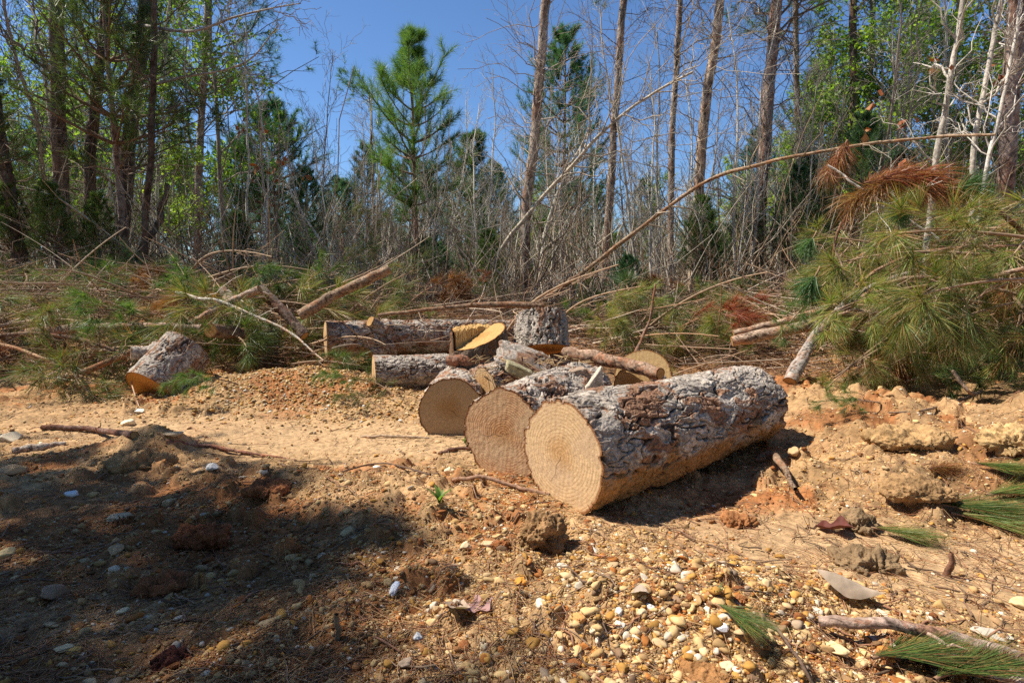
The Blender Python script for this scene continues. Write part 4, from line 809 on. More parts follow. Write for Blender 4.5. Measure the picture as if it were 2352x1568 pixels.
d = nrm(np.stack([rng.normal(0, 1, n), rng.normal(0, .8, n), np.abs(rng.normal(.0, .22, n))], -1)); b = np.stack([xx, yy, hgt(xx, yy) + rng.uniform(.03, .2, n)], -1); s5 = np.linspace(0, 1, 8)[None, :, None]; cv = nrm(rng.normal(0, 1, (n, 3)) * A([1, 1, .4]))[:, None] * .22
pt = b[:, None] + L_[:, None, None] * (d[:, None] * s5 + cv * s5 ** 2); g.tubes(pt, rng.uniform(.004, .011, (n, 1)) * np.linspace(1, .35, 8)[None], 6, col=A([(.44, .3, .2), (.3, .2, .13), (.52, .42, .32), (.22, .14, .1), (.4, .24, .14)])[rng.integers(0, 5, n)])
tag(g.build('slash_twigs', M_twig), 'tangle of cut twigs and sticks covering the slash piles', 'slash', kind='stuff')
g = Geo(); n = 60000; yy = 4.6 + 5.4 * rng.uniform(0, 1, n) ** 1.3; xx = rng.uniform(-1.15, 1.15, n) * (yy + .4); keep = berm(xx, yy) > .03; xx, yy = xx[keep], yy[keep]; n = len(xx)
d = nrm(np.stack([rng.normal(0, 1, n), rng.normal(0, 1, n), rng.normal(.15, .35, n)], -1)); b = np.stack([xx, yy, hgt(xx, yy) + .01 + .1 * rng.uniform(0, 1, n) ** 2], -1); l = rng.uniform(.08, .2, n)[:, None]
W = nrm(np.cross(d, rng.normal(0, 1, (n, 3)))) * .0022; pc = n2(xx, yy, 1.4, 3, 95)
palg = A([(.12, .16, .05), (.09, .13, .04), (.2, .2, .07)]); palb = A([(.3, .15, .07), (.4, .2, .1), (.22, .12, .07), (.44, .3, .17)])
col = np.where((pc + rng.normal(0, .25, n) > .45)[:, None], palg[rng.integers(0, 3, n)], palb[rng.integers(0, 4, n)])
g.add(np.stack([b - W, b + W, b + d * l], 1), t=(np.arange(n) * 3)[:, None] + np.arange(3)[None], col=np.repeat(col, 3, axis=0))
tag(g.build('needle_litter', M_needle, smooth=False), 'brown and green needles blanketing the slash piles', 'needle litter', kind='stuff')

# ------------------------------------------------------------------ trees
def extend(pxs, Y, ztop, zlean=.0):
    """pixel points bottom to top at one distance -> trunk axis from the ground to the tree's full height"""
    pts = [P(a, b, Y) for a, b in pxs]; lo = pts[0]; g0 = gz(lo[0], lo[1]) - .1
    d = (pts[0] - pts[1]) / abs(pts[0][2] - pts[1][2]) * .6
    if lo[2] > g0 + .05: pts = [A([lo[0] + d[0] * (lo[2] - g0), Y, g0])] + pts
    else: pts[0] = A([lo[0], Y, g0])
    hi = pts[-1]; dd = (pts[-1] - pts[-2]); dd = dd / max(dd[2], .1)
    if ztop > hi[2] + .3: pts += [hi + dd * (ztop - hi[2]) * .5 * A([.8, 1, 1]), hi + dd * (ztop - hi[2]) * A([.6, 1, 1])]
    return A(pts)
def pine_tree(name, label, pxs, Y, r0, ztop, seed, crown_from=5.2, dead=(1.6, 5.5, 34), style=PB_style, cols=BLU, blen=1.4, group='standing trees behind the log pile', crownN=34, plate=.06, nn=60, nup=26, rtop=.45, tw=(.23, .17, .13)):
    ax = extend(pxs, Y, ztop); q = resample(ax, 260); rg = np.random.default_rng(seed); zs = (q[:, 2] - q[0, 2]) / (q[-1, 2] - q[0, 2])
    q[:, 0] += .03 * fbm(np.c_[zs * 9, zs * 0, zs * 0 + seed], 3, seed); r = r0 * (1 - (1 - rtop) * zs ** 1.2) + .3 * r0 * np.exp(-zs * 60)
    rt = thing(name, label, 'tree', q[0], group); g = Geo(); trunk_mesh(g, q, r, nu=nup, seed=seed, plate=plate * 1.5, style=style, amp=min(.022, r0 * .22)); g.build('trunk', M_trunk, rt)
    f = lambda z: float(np.clip((z - q[0, 2]) / (q[-1, 2] - q[0, 2]), 0, 1))
    if dead:
        g = Geo(); C, RC = grow(q[None], r[None], dead[2], f(dead[0]), f(dead[1]), R(66), blen * .85, n=7, curv=.3, rs=.14, taper=.25, wig=.03, fall=.1, rg=rg, up=.1); RC = np.clip(RC, .004, .02); g.tubes(C, RC, 5, col=tw)
        C2, R2 = grow(C, RC, 4, .2, .95, R(45), blen * .45, n=5, rs=.6, rg=rg, up=.1); R2 = np.clip(R2, .003, .01); g.tubes(C2, R2, 4, col=tw)
        C3, R3 = grow(C2, R2, 2, .3, .95, R(45), blen * .22, n=4, rs=.7, rg=rg); g.tubes(C3, np.clip(R3, .002, .006), 3, col=tw); g.build('dead_branches', M_twig, rt)
    if crownN:
        g = Geo(); C, RC = grow(q[None], r[None], crownN, f(crown_from), .98, R(62), blen * 1.2, n=6, curv=.25, rs=.3, wig=.03, fall=.5, rg=rg, up=.15); g.tubes(C, RC, 5, col=(.22, .15, .11))
        C2, R2 = grow(C, RC, 5, .35, .98, R(45), blen * .45, n=5, rs=.6, rg=rg, up=.25); g.tubes(C2, R2, 4, col=(.22, .15, .11))
        needles(g, C2, nn, .3, 1., .17, .006, .75, cols, rg=rg); g.build('crown', M_needle, rt, smooth=False)
    return rt
DARKT = dict(grey=(.13, .105, .085), redb=(.15, .085, .055), stretch=.45)
TANT = dict(grey=(.54, .42, .31), redb=(.36, .21, .13), stretch=.5, red=.05)
REDT = dict(grey=(.38, .29, .24), redb=(.28, .14, .09), stretch=.45, red=.1)
WHT = dict(grey=(.52, .5, .46), redb=(.42, .36, .3), stretch=1.6)
pine_tree('pine_tree', 'tall pine with flaky grey-brown trunk nearest right of the blue sky gap', [(1206, 700), (1213, 500), (1233, 250), (1254, 0)], 9.4, .082, 13, 1, blen=1.5, dead=(2., 6.2, 44), tw=(.36, .3, .25))
pine_tree('pine_tree', 'second pine trunk right of the blue gap, slimmer and evenly brown', [(1384, 720), (1399, 420), (1420, 200), (1434, 0)], 10.4, .07, 13, 2, dead=(2., 6.6, 36), blen=1.3)
pine_tree('pine_tree', 'slim dark pine trunk between the second and the tan barked pine', [(1538, 640), (1547, 300), (1562, 0)], 12.5, .07, 12, 3, dead=(2., 7.4, 40), blen=1.4)
pine_tree('pine_tree', 'straight pine with light tan sunlit bark in front of the wood', [(1588, 776), (1602, 450), (1632, 150), (1652, 0)], 9.3, .078, 13, 4, style=TANT, dead=(2.4, 6.2, 34), blen=1.5, tw=(.36, .29, .22))
pine_tree('pine_tree', 'stout dark flaky pine trunk crossed by the arched tan sapling', [(1736, 740), (1752, 400), (1766, 180), (1784, 0)], 9.7, .10, 13, 5, style=REDT, dead=(1.8, 6.4, 46), blen=1.6, crown_from=4.6, plate=.07)
pine_tree('pine_tree', 'almost black trunk with no low branches against green leaves at right', [(1952, 560), (1956, 320), (1959, 150), (1962, 0)], 11.5, .075, 13, 6, style=DARKT, dead=(3.8, 7, 12), crown_from=6)
pine_tree('pine_tree', 'reddish flaky trunk at the right edge behind the pale saplings', [(2290, 640), (2308, 450), (2322, 200), (2334, 0)], 8.0, .11, 12, 7, style=REDT, plate=.07, crown_from=4.6, cols=GRN)
pine_tree('pine_tree', 'slim brown pine trunk just right of the stout dark pine', [(1850, 700), (1838, 400), (1830, 100), (1828, 0)], 13, .07, 12, 8, dead=(1.8, 7, 40), blen=1.3)
pine_tree('pine_tree', 'thick dark pine with lit left edge near the left side', [(152, 650), (138, 300), (130, 0)], 8.5, .098, 12, 9, style=dict(grey=(.24, .19, .16), redb=(.2, .12, .08), stretch=.45), dead=(1.2, 5, 24), crown_from=3.2, cols=GRN, blen=1.6, crownN=36, nn=70)
pine_tree('tree', 'dark forked trunk right of the thick dark pine at left', [(214, 640), (208, 400), (222, 180), (246, 0)], 9.0, .078, 11, 10, style=DARKT, dead=(1.2, 5, 24), crownN=34, crown_from=3.2, cols=GRN, blen=1.5, nn=70)
pine_tree('tree', 'dark trunk leaning right with grey-green upper bark at left', [(258, 640), (288, 420), (316, 200), (338, 0)], 8.8, .10, 11, 12, style=DARKT, dead=(1.6, 5, 20), crownN=0)
pine_tree('pine_tree', 'thin straight dark pine with shaded green needles at left', [(334, 690), (340, 420), (350, 220), (352, 0)], 7.6, .04, 9, 13, style=DARKT, dead=(1.0, 3.4, 24), crown_from=2.4, cols=DGRN, blen=.85, crownN=34, nn=60)
pine_tree('tree', 'dark trunk leaning left at the left edge of the wood', [(80, 680), (45, 570), (18, 420), (-10, 250)], 7.6, .075, 8, 14, style=DARKT, dead=(1.0, 4, 20), crownN=0)
pine_tree('pine_tree', 'slender pine with blue-green crown leaning into the sky at upper left', [(452, 560), (464, 330), (470, 120), (474, 0)], 11.5, .075, 8.6, 15, dead=(2.2, 5, 22), crown_from=3.2, blen=1.9, crownN=60, nn=80, cols=BLU)
pine_tree('pine_tree', 'thin dark pine stem far behind, between young pine and flaky pine', [(862, 620), (857, 400), (852, 260)], 15, .05, 5.6, 16, dead=(1.6, 5, 24), crownN=8, blen=.9)
pine_tree('tree', 'bare thick leaning dark limb low in the shaded wood at left', [(250, 690), (310, 600), (345, 540)], 7.8, .055, 2.2, 17, style=DARKT, dead=None, crownN=0)

def young_pine(name, label, px, Y, ztop, seed, spread=1.25, cols=GRN, nn=46, whorls=14, crown_base=.32, width=.006, group='young pines in the wood', nk=6, nb=7, rr=None, at=None, rbase=.012, vary=.15, nlen=.165, plume=1.15, prof_=(.75, 1.05, .85, .55, .42, .1)):
    rg = np.random.default_rng(seed); x = XB(px, Y, .3) if at is None else at[0]; z0 = gz(x, Y); h = ztop - z0
    s_ = np.linspace(0, 1, 60); q = np.c_[x + .1 * np.sin(s_ * 3 + seed) * .6 * s_, Y + 0 * s_, z0 - .05 + s_ * h]; r = rbase * h * (1 - .93 * s_) + .004
    rt = thing(name, label, 'tree', q[0], group); g = Geo(); trunk_mesh(g, q, r, nu=12, seed=seed, plate=.05, amp=.006, style=REDT)
    k = np.linspace(crown_base, .96, whorls); B = []; Rb = []; LB = []
    for t in k:
        u = (t - crown_base) / (1 - crown_base); lt = spread * np.interp(u, [0, .15, .42, .60, .70, 1], prof_) + .1
        nb_ = nk if u > .08 else 3; az0 = rg.uniform(0, 6.28)
        for a in range(nb_):
            az = az0 + a * 2 * math.pi / nb_ + rg.normal(0, .25); l = lt * rg.uniform(.9 - 2 * vary, 1. + vary); up = np.interp(u, [0, .6, 1], [.35, .75, 1.0]) + rg.normal(0, .12); sj = np.linspace(0, 1, 7)
            d = A([math.cos(az), math.sin(az), 0]); p0 = A([np.interp(t, s_, q[:, 0]), Y, z0 + t * h])
            B.append(p0 + l * (d[None] * sj[:, None] * (1 - .12 * sj[:, None]) + A([0, 0, 1]) * (up * .5 * sj + up * .45 * sj ** 2)[:, None])); Rb.append(np.linspace(.02 * l + .003, .004, 7)); LB.append(l)
    B = A(B); Rb = A(Rb); g.tubes(B, Rb, 5, col=(.24, .15, .1)); g.build('trunk', M_trunk, rt)
    g = Geo(); C, RC = grow(B, Rb, nb, .22, .98, R(38), np.repeat(.36 * A(LB) + .10, nb) * plume, n=5, rs=.6, fall=.4, rg=rg, up=.75, curv=.12, wig=.02); g.tubes(C, RC, 3, col=(.2, .14, .08))
    needles(g, C, nn, .1, 1.02, nlen, width, .7, cols, rg=rg, droop=.1); needles(g, B, nn, .6, 1.0, nlen, width, .6, cols, rg=rg, droop=.1)
    needles(g, q[None, -10:], nn * 3, 0, 1, .17, width, .5, cols, rg=rg, droop=.1); g.build('crown', M_needle, rt, smooth=False); return rt
hero = young_pine('young_pine', 'lone young pine with full green crown standing against the blue sky gap', 960, 13.5, P(960, 78, 13.5)[2], 3, spread=1.15, nn=88, whorls=12, crown_base=.33, nb=6, nk=5, width=.008, plume=1.3, vary=.12, nlen=.25, prof_=(.4, .8, 1.1, .9, .28, .05), cols=[(.11, .22, .06), (.14, .27, .065), (.08, .16, .05), (.21, .30, .08)])
yp = [young_pine('young_pine', 'x', 1082, 17, 5.0, 5, spread=1.2, nn=60, width=.008), young_pine('young_pine', 'x', 1290, 17, P(1290, 80, 17)[2], 6, spread=1.6, nn=80, width=.010, plume=1.4, prof_=(.8, 1, .9, .7, .5, .12), nb=8, cols=BLU, crown_base=.25), young_pine('young_pine', 'x', 640, 15, 5.2, 7, spread=1.4, nn=85, width=.010, plume=1.4, cols=BLU, whorls=9, crown_base=.45)]
yp[0]['label'] = 'shorter young pine close behind the right side of the lone young pine'
yp[1]['label'] = 'broad blue-green pine behind the first flaky trunk right of the sky gap'
yp[2]['label'] = 'dark blue-green pine with open crown left of the blue sky gap'
rg = np.random.default_rng(5); autos = []
for o in yp + [hero]: CH[o.name] = [(c, []) for c in o.children]
def pine_copy(px, Y, sc, look='distant pine'):
    src = yp[int(rg.integers(3))] if sc < 1.3 else hero; x = XB(px, Y, .5); o = dup(src, (x, Y, gz(x, Y) - .05), (0, 0, rg.uniform(0, 6.28)), sc); o['group'] = 'young pines in the wood'; autos.append((o, look)); o.color = (1, 1, 1, 1); return o
for px in np.linspace(-60, 620, 11): pine_copy(px + rg.normal(0, 25), rg.uniform(13, 22), rg.uniform(.7, 1.1))
for px in np.linspace(660, 1150, 12): pine_copy(px + rg.normal(0, 20), rg.uniform(20, 34), rg.uniform(.62, .95))
for px in np.linspace(1180, 1900, 20): pine_copy(px + rg.normal(0, 25), rg.uniform(16, 30), rg.uniform(.4, .7))
for px in np.linspace(1800, 2500, 9): pine_copy(px + rg.normal(0, 25), rg.uniform(16, 24), rg.uniform(.6, .9))
for px, Y, sc in ((1960, 8.5, .33), (2060, 9.5, .5), (1880, 10, .42), (240, 7.6, .25), (140, 7.3, .28), (40, 7.6, .3), (1440, 7.6, .2), (560, 9.5, .3), (1640, 10.5, .3)): pine_copy(px, Y, sc, 'short bushy young pine')

dk = young_pine('young_pine', 'dense dark young pine with drooping needles right of the thick dark pine', 300, 7.9, 5.4, 9, spread=1.1, cols=DGRN + [(.09, .14, .035)], nn=42, width=.006, crown_base=.34, whorls=9); CH[dk.name] = [(c, []) for c in dk.children]
for px, Y, sc in ((-30, 7.4, .7), (70, 8.6, .5)):
    x = XB(px, Y, .5); o = dup(dk, (x, Y, gz(x, Y) - .05), (0, 0, rg.uniform(0, 6.28)), sc); autos.append((o, 'dense dark pine'))
# unseen pines added around the camera to block skylight and deepen the shade
rb = np.random.default_rng(77)
for k_, az in enumerate(np.linspace(-168, 60, 22)):
    d_ = 5.5 + 1.6 * rb.uniform(); x_, y_ = d_ * math.sin(R(az + 180)) * 1.15, -abs(d_ * math.cos(R(az + 180))) if abs(az + 60) < 95 else d_ * math.cos(R(az + 180))
    a_ = R(95 + 170 * k_ / 21); x_, y_ = d_ * math.sin(a_) * 1.2, d_ * math.cos(a_) - .3
    o = dup(yp[k_ % 3], (x_, y_, 0), (0, 0, rb.uniform(0, 6)), rb.uniform(1.15, 1.5)); o['group'] = 'added sky-blocking pines behind the photographer'; o['label'] = 'added sky-blocking pine behind the photographer, %s counted clockwise from the right' % ORD[k_ % 20] if k_ < 20 else 'pine behind the photographer, %s last in the row' % ('next to' if k_ == 20 else 'very')
for n_ in range(22): pine_copy(rg.uniform(300, 1900), rg.uniform(8.8, 14), rg.uniform(.16, .36), 'short bushy young pine')
# bare saplings -------------------------------------------------------
def sapling(seed, h=6., r=.022, col=(.42, .38, .33), k1=20, l1=1.2, lean=.0, leafy=0, up=.5, cols=SPR, name='bare_sapling', lsz=.07, spreadang=42, k2=4, k3=2, tmin=.25):
    rg = np.random.default_rng(seed); s_ = np.linspace(0, 1, 24)
    q = np.c_[lean * h * s_ + .22 * fbm(np.c_[s_ * 3, s_ * 0, s_ * 0 + seed], 3, seed) * s_, .2 * fbm(np.c_[s_ * 3, s_ * 0 + 5, s_ * 0 + seed], 3, seed + 1) * s_, s_ * h - .1]; rr = r * (1 - .8 * s_) + .003
    rt = thing(name, 'x', 'sapling' if not leafy else 'tree', (0, 0, 0)); g = Geo(); g.tubes(q, rr, 8, col=col, jit=.06); nz = fbm(g.v[-1] * A([12, 12, 5]), 3, seed)[:, None]; g.c[-1] = g.c[-1] * (1 + .45 * nz); g.build('trunk', M_twig, rt)
    g = Geo(); tc = A(col) * .85; C, RC = grow(q[None], rr[None], k1, tmin, .98, R(spreadang), l1, n=7, curv=.22, rs=.5, fall=.6, rg=rg, up=up, wig=.03); RC = np.maximum(RC, .0035); g.tubes(C, RC, 5, col=tc)
    C2, R2 = grow(C, RC, k2, .2, .97, R(40), l1 * .45, n=5, rs=.65, fall=.4, rg=rg, up=up * .6, wig=.03); R2 = np.clip(R2, .0028, .01); g.tubes(C2, R2, 4, col=tc * .95)
    C3, R3 = grow(C2, R2, k3, .25, .97, R(40), l1 * .2, n=4, rs=.7, rg=rg, up=up * .4); R3 = np.clip(R3, .0022, .006); g.tubes(C3, R3, 3, col=tc * .9)
    g.build('branches', M_twig, rt)
    if leafy: g = Geo(); leaves(g, C3, leafy, .2, 1., lsz, cols, rg=rg); leaves(g, C2, leafy, .3, 1., lsz, cols, rg=rg); g.build('crown', M_leaf, rt, smooth=False)
    CH[rt.name] = [(c, []) for c in rt.children]; return rt
WOODC = [(.58, .53, .44), (.40, .34, .28), (.27, .20, .15), (.64, .60, .52)]
sp = [sapling(100 + k, h=[6.5, 5.2, 4.2, 7.2, 3.2, 5.8][k], r=[.036, .026, .022, .042, .018, .03][k], col=WOODC[k % 4], lean=[.05, -.08, .12, 0, -.15, .2][k], k1=[22, 18, 16, 26, 14, 20][k], l1=[1.2, 1.0, .8, 1.4, .7, 1.1][k]) for k in range(6)]
lf = [sapling(200 + k, h=[8, 6.5, 9][k], r=[.05, .035, .06][k], col=[(.35, .31, .26), (.42, .38, .33), (.3, .25, .2)][k], k1=24, l1=[1.9, 1.5, 2.1][k], leafy=6, up=.35, name='leafy_tree', spreadang=55, lsz=.10, k2=5, k3=4) for k in range(3)]
used2 = set(); sitems = []; litems = []
def put_s(arr, k, px, Y, rz, sc, store, look, tilt=(0, 0)):
    src = arr[k]; x = XB(px, Y, .4); loc = (x, Y, gz(x, Y) - .03)
    if src.name in used2: o = dup(src, loc, (tilt[0], tilt[1], rz), sc)
    else: used2.add(src.name); place(src, loc, (tilt[0], tilt[1], rz), sc); o = src
    o['group'] = 'bare saplings in the wood' if store is sitems else 'leafy trees in the wood'; store.append((o, look)); return o
LKS = ['tall pale sapling', 'grey sapling', 'brown sapling', 'tallest white sapling', 'short pale sapling', 'leaning grey sapling']
for n_ in range(285):
    u = rg.uniform(); px = rg.uniform(-80, 2440) if u < .35 else (rg.uniform(560, 1800) if u < .85 else rg.uniform(1800, 2440)); Y = 8.6 + 18 * rg.uniform() ** 1.4
    sc = rg.uniform(.6, 1.0); k = int(rg.integers(6))
    if 1120 < px < 1850: sc *= .74
    if 470 < px < 730 and (rg.uniform() < .6 or Y < 10): continue
    if 740 < px < 1120: sc *= .62 if Y < 13 else .8
    put_s(sp, k, px, Y, rg.uniform(0, 6.28), sc, sitems, LKS[k], (rg.normal(0, .07), rg.normal(0, .07)))
for n_ in range(6): put_s(lf, n_ % 3, -60 + 120 * n_ + rg.normal(0, 20), rg.uniform(10, 17), rg.uniform(0, 6.28), rg.uniform(.8, 1.15), litems, 'light green leafy tree')
for n_ in range(9): put_s(lf, (n_ + 1) % 3, 1870 + 70 * n_ + rg.normal(0, 20), rg.uniform(11, 18), rg.uniform(0, 6.28), rg.uniform(.8, 1.15), litems, 'light green leafy tree')
for px, Y, sc in ((1900, 12, .9), (2030, 10.5, .75), (2090, 12.5, 1.0), (2190, 11, .8), (1830, 14, .8), (230, 12, .9), (360, 12.5, .8), (1500, 16, .55), (1680, 15, .55), (1240, 20, .6), (1820, 13, .6), (1120, 19, .45), (420, 9.5, .5)): put_s(lf, 1, px, Y, rg.uniform(0, 6.28), sc, litems, 'light green leafy tree')
autolabel(autos, '%s'); autolabel(sitems, 'bare %s'); autolabel(litems, '%s')

# named saplings
def named_sap(label, pts, r0, r1, col, twn=14, tl=.9, seed=0, name='bare_sapling', up=.35, k2=4, dry=0):
    rg_ = np.random.default_rng(seed); q = resample(pts, 60); q[:, 0] += .012 * fbm(np.c_[np.linspace(0, 9, 60), np.zeros(60), np.zeros(60) + seed], 3, seed); r = np.linspace(r0, r1, 60)
    rt = thing(name, label, 'sapling', q[0]); g = Geo(); g.tubes(q, r, 12, col=col, jit=.05); nz = fbm(g.v[-1] * A([25, 25, 10]), 3, seed)[:, None]; g.c[-1] = g.c[-1] * (1 + .4 * nz); g.build('trunk', M_stick, rt)
    g = Geo(); C, RC = grow(q[None], r[None], twn, .25, .98, R(50), tl, n=8, curv=.35, rs=.5, fall=.2, rg=rg_, up=up, wig=.03); g.tubes(C, np.clip(RC, .003, .02), 6, col=col)
    C2, R2 = grow(C, RC, k2, .2, .95, R(42), tl * .45, n=6, rs=.6, rg=rg_, up=up * .4, wig=.035); g.tubes(C2, np.clip(R2, .0025, .01), 4, col=A(col) * .9)
    C3, R3 = grow(C2, R2, 2, .3, .95, R(42), tl * .2, n=4, rs=.6, rg=rg_); g.tubes(C3, np.clip(R3, .002, .006), 3, col=A(col) * .9); g.build('branches', M_stick, rt)
    if dry: g = Geo(); leaves(g, C3[rg_.permutation(len(C3))[:14]], dry, .3, 1., .11, [(.42, .13, .04), (.3, .09, .03), (.36, .17, .07)], rg=rg_, off=.03); g.build('dry_leaves', M_dleaf, rt, smooth=False)
    return rt
GW = (.50, .45, .38)
named_sap('pale grey sapling with spotted bark in front of the right slash pile', [P(2128, 700, 5.4), P(2132, 560, 5.4), P(2148, 380, 5.4), P(2180, 190, 5.4), P(2214, 0, 5.4), P(2235, -260, 5.4)], .032, .014, GW, 13, .8, 1, dry=3)
named_sap('right hand pale sapling forking near the right edge', [P(2222, 620, 5.2), P(2232, 480, 5.2), P(2240, 330, 5.2), P(2272, 160, 5.2), P(2300, 0, 5.2), P(2330, -260, 5.2)], .028, .012, GW, 13, .8, 2)
named_sap('thin white sapling crossing the forked one at the right edge', [P(2236, 600, 5.0), P(2262, 420, 5.0), P(2310, 200, 5.0), P(2345, 0, 5.0), P(2380, -200, 5.0)], .02, .009, (.58, .53, .47), 12, .7, 3)
named_sap('bare sapling leaning right across the tall pines, lit almost white', [P(1085, 700, 9.2), P(1160, 560, 9.0), P(1250, 450, 8.8), P(1400, 290, 8.4), P(1500, 215, 8.2), P(1590, 165, 8.0)], .04, .014, (.50, .42, .32), 26, 1.7, 4, up=.25)
named_sap('white-barked birch behind the almost black trunk', [P(1975, 640, 12), P(1990, 350, 12), P(1998, 120, 12), P(2010, 0, 12), P(2020, -200, 12)], .06, .035, (.62, .6, .56), 14, 1.4, 5, name='birch_tree')
named_sap('crooked white sapling left of the sky gap with curved top', [P(600, 660, 8.6), P(612, 500, 8.6), P(618, 400, 8.6), P(612, 330, 8.6), P(598, 260, 8.6)], .02, .008, (.62, .57, .5), 9, .6, 6, dry=3)
named_sap('white sapling bent right at left of the lone young pine', [P(770, 600, 9.5), P(720, 530, 9.5), P(672, 450, 9.5), P(660, 420, 9.5)], .024, .01, (.6, .55, .48), 6, .5, 7)
named_sap('tall thin bare sapling at the left of the sky gap', [P(742, 600, 11), P(744, 420, 11), P(750, 280, 11), P(762, 150, 11), P(764, 115, 11)], .02, .005, (.42, .38, .34), 22, .9, 8, up=.9)
named_sap('grey trunk standing between the first and second flaky pines', [P(1238, 720, 9.9), P(1245, 600, 9.9), P(1262, 500, 9.9), P(1300, 400, 9.9), P(1340, 330, 9.9)], .045, .02, (.46, .43, .37), 14, .9, 9)
named_sap('long bare limb reaching right from the dark left trees into the sky', [P(330, 60, 8.2), P(440, 72, 7.6), P(540, 40, 7.4), P(630, 18, 7.2), P(690, 8, 7.1)], .025, .006, (.38, .34, .3), 12, .6, 10, up=.15, name='bare_tree')
named_sap('low bare limb curving right below the long reaching limb', [P(330, 200, 8.2), P(430, 176, 7.8), P(520, 160, 7.5), P(580, 130, 7.3), P(640, 55, 7.2)], .022, .006, (.38, .34, .3), 10, .5, 11, up=.15, name='bare_tree')
named_sap('two-forked white limb crossing the right slash from upper left', [P(1900, 380, 4.9), P(1990, 440, 4.8), P(2080, 500, 4.7), P(2170, 560, 4.6)], .009, .012, (.62, .56, .48), 5, .35, 12, up=.2)

# undergrowth and far wood
g = Geo(); n = 9000; yy = 7.8 + 26 * rng.uniform(0, 1, n) ** 1.5; xx = rng.uniform(-1.1, 1.1, n) * (yy + 1); zb = hgt(xx, yy)
L_ = rng.uniform(.5, 2.6, n) * (1 - .35 * gauss(xx / yy, 0 * yy, -.12, 0, .14, 1, 1.)); d = nrm(np.stack([rng.normal(0, .45, n), rng.normal(0, .45, n), np.abs(rng.normal(.9, .3, n))], -1)); s5 = np.linspace(0, 1, 6)[None, :, None]
cv = nrm(rng.normal(0, 1, (n, 3)))[:, None] * .25; pt = np.stack([xx, yy, zb], -1)[:, None] + L_[:, None, None] * (d[:, None] * s5 + cv * s5 ** 2); pt[:, 1:] += .02 * rng.normal(0, 1, (n, 5, 3)) * L_[:, None, None]
ci = A([(.44, .37, .28), (.26, .19, .13), (.52, .46, .37), (.14, .095, .065), (.32, .22, .14)])[rng.integers(0, 5, n)]
g.tubes(pt, rng.uniform(.004, .013, (n, 1)) * np.linspace(1, .35, 6)[None], 4, col=ci * rng.uniform(.6, 1.35, (n, 1)))
for k in range(2):
    C, RC = grow(pt[::2], rng.uniform(.003, .005, (len(pt[::2]), 1)) * np.linspace(1, .5, 6)[None], 2, .3, .95, R(45), .5, n=4, rs=.8); g.tubes(C, RC, 3, col=np.repeat(ci[::2], 2, axis=0))
tag(g.build('undergrowth', M_twig), 'dense tangle of bare grey stems filling the wood behind the piles', 'undergrowth', kind='stuff')
g = Geo(); n = 900; yy = rng.uniform(30, 60, n); xx = rng.uniform(-1.3, 1.3, n) * yy; hh = rng.uniform(3.5, 8.5, n) * (1 - .3 * gauss(xx / yy, 0 * yy, -.15, 0, .16, 1, 1.)); s5 = np.linspace(0, 1, 5)[None, :, None]
pt = np.stack([xx, yy, 0 * xx], -1)[:, None] + np.stack([rng.normal(0, .3, n), rng.normal(0, .3, n), hh], -1)[:, None] * s5; g.tubes(pt, rng.uniform(.03, .09, (n, 1)) * np.linspace(1, .3, 5)[None], 5, col=A([(.3, .26, .22), (.2, .15, .12), (.4, .37, .32)])[rng.integers(0, 3, n)])
C, RC = grow(pt, np.full((n, 5), .02), 14, .15, 1., R(55), 1.5, n=4, rs=.9, up=.3); g.tubes(C, RC, 3, col=(.22, .18, .14)); needles(g, C, 26, .2, 1, .32, .03, .8, DGRN + BLU + [(.12, .18, .05)])
C, RC = grow(pt, np.full((n, 5), .012), 10, .2, 1., R(50), 1.6, n=4, rs=.9, up=.4); g.tubes(C, RC, 3, col=(.36, .32, .28))
tag(g.build('far_woods', M_needle), 'far pine and scrub wood closing the view behind the near trees', 'woods', kind='stuff')

# trees beside the photographer, out of the frame on the left, that shade the ground at lower left
SH = []
for x_, y_, zt, sp_, sd in ((-5.3, 2.5, 7.0, 1.2, 61), (-5.3, 1.38, 7.35, 1.1, 62), (-7.4, 2.2, 8.2, 1.5, 63)):
    t_ = young_pine('pine_tree', '%s pine standing outside the frame to the left, shading the foreground' % {61: 'nearest', 62: 'tallest', 63: 'farthest'}[sd], 0, y_, zt, sd, spread=sp_, at=(x_, y_), nn={61: 62, 62: 40, 63: 36}[sd], width=.012, crown_base={61: .32, 62: .74, 63: .32}[sd], group='shade pines outside the frame'); SH.append(t_)

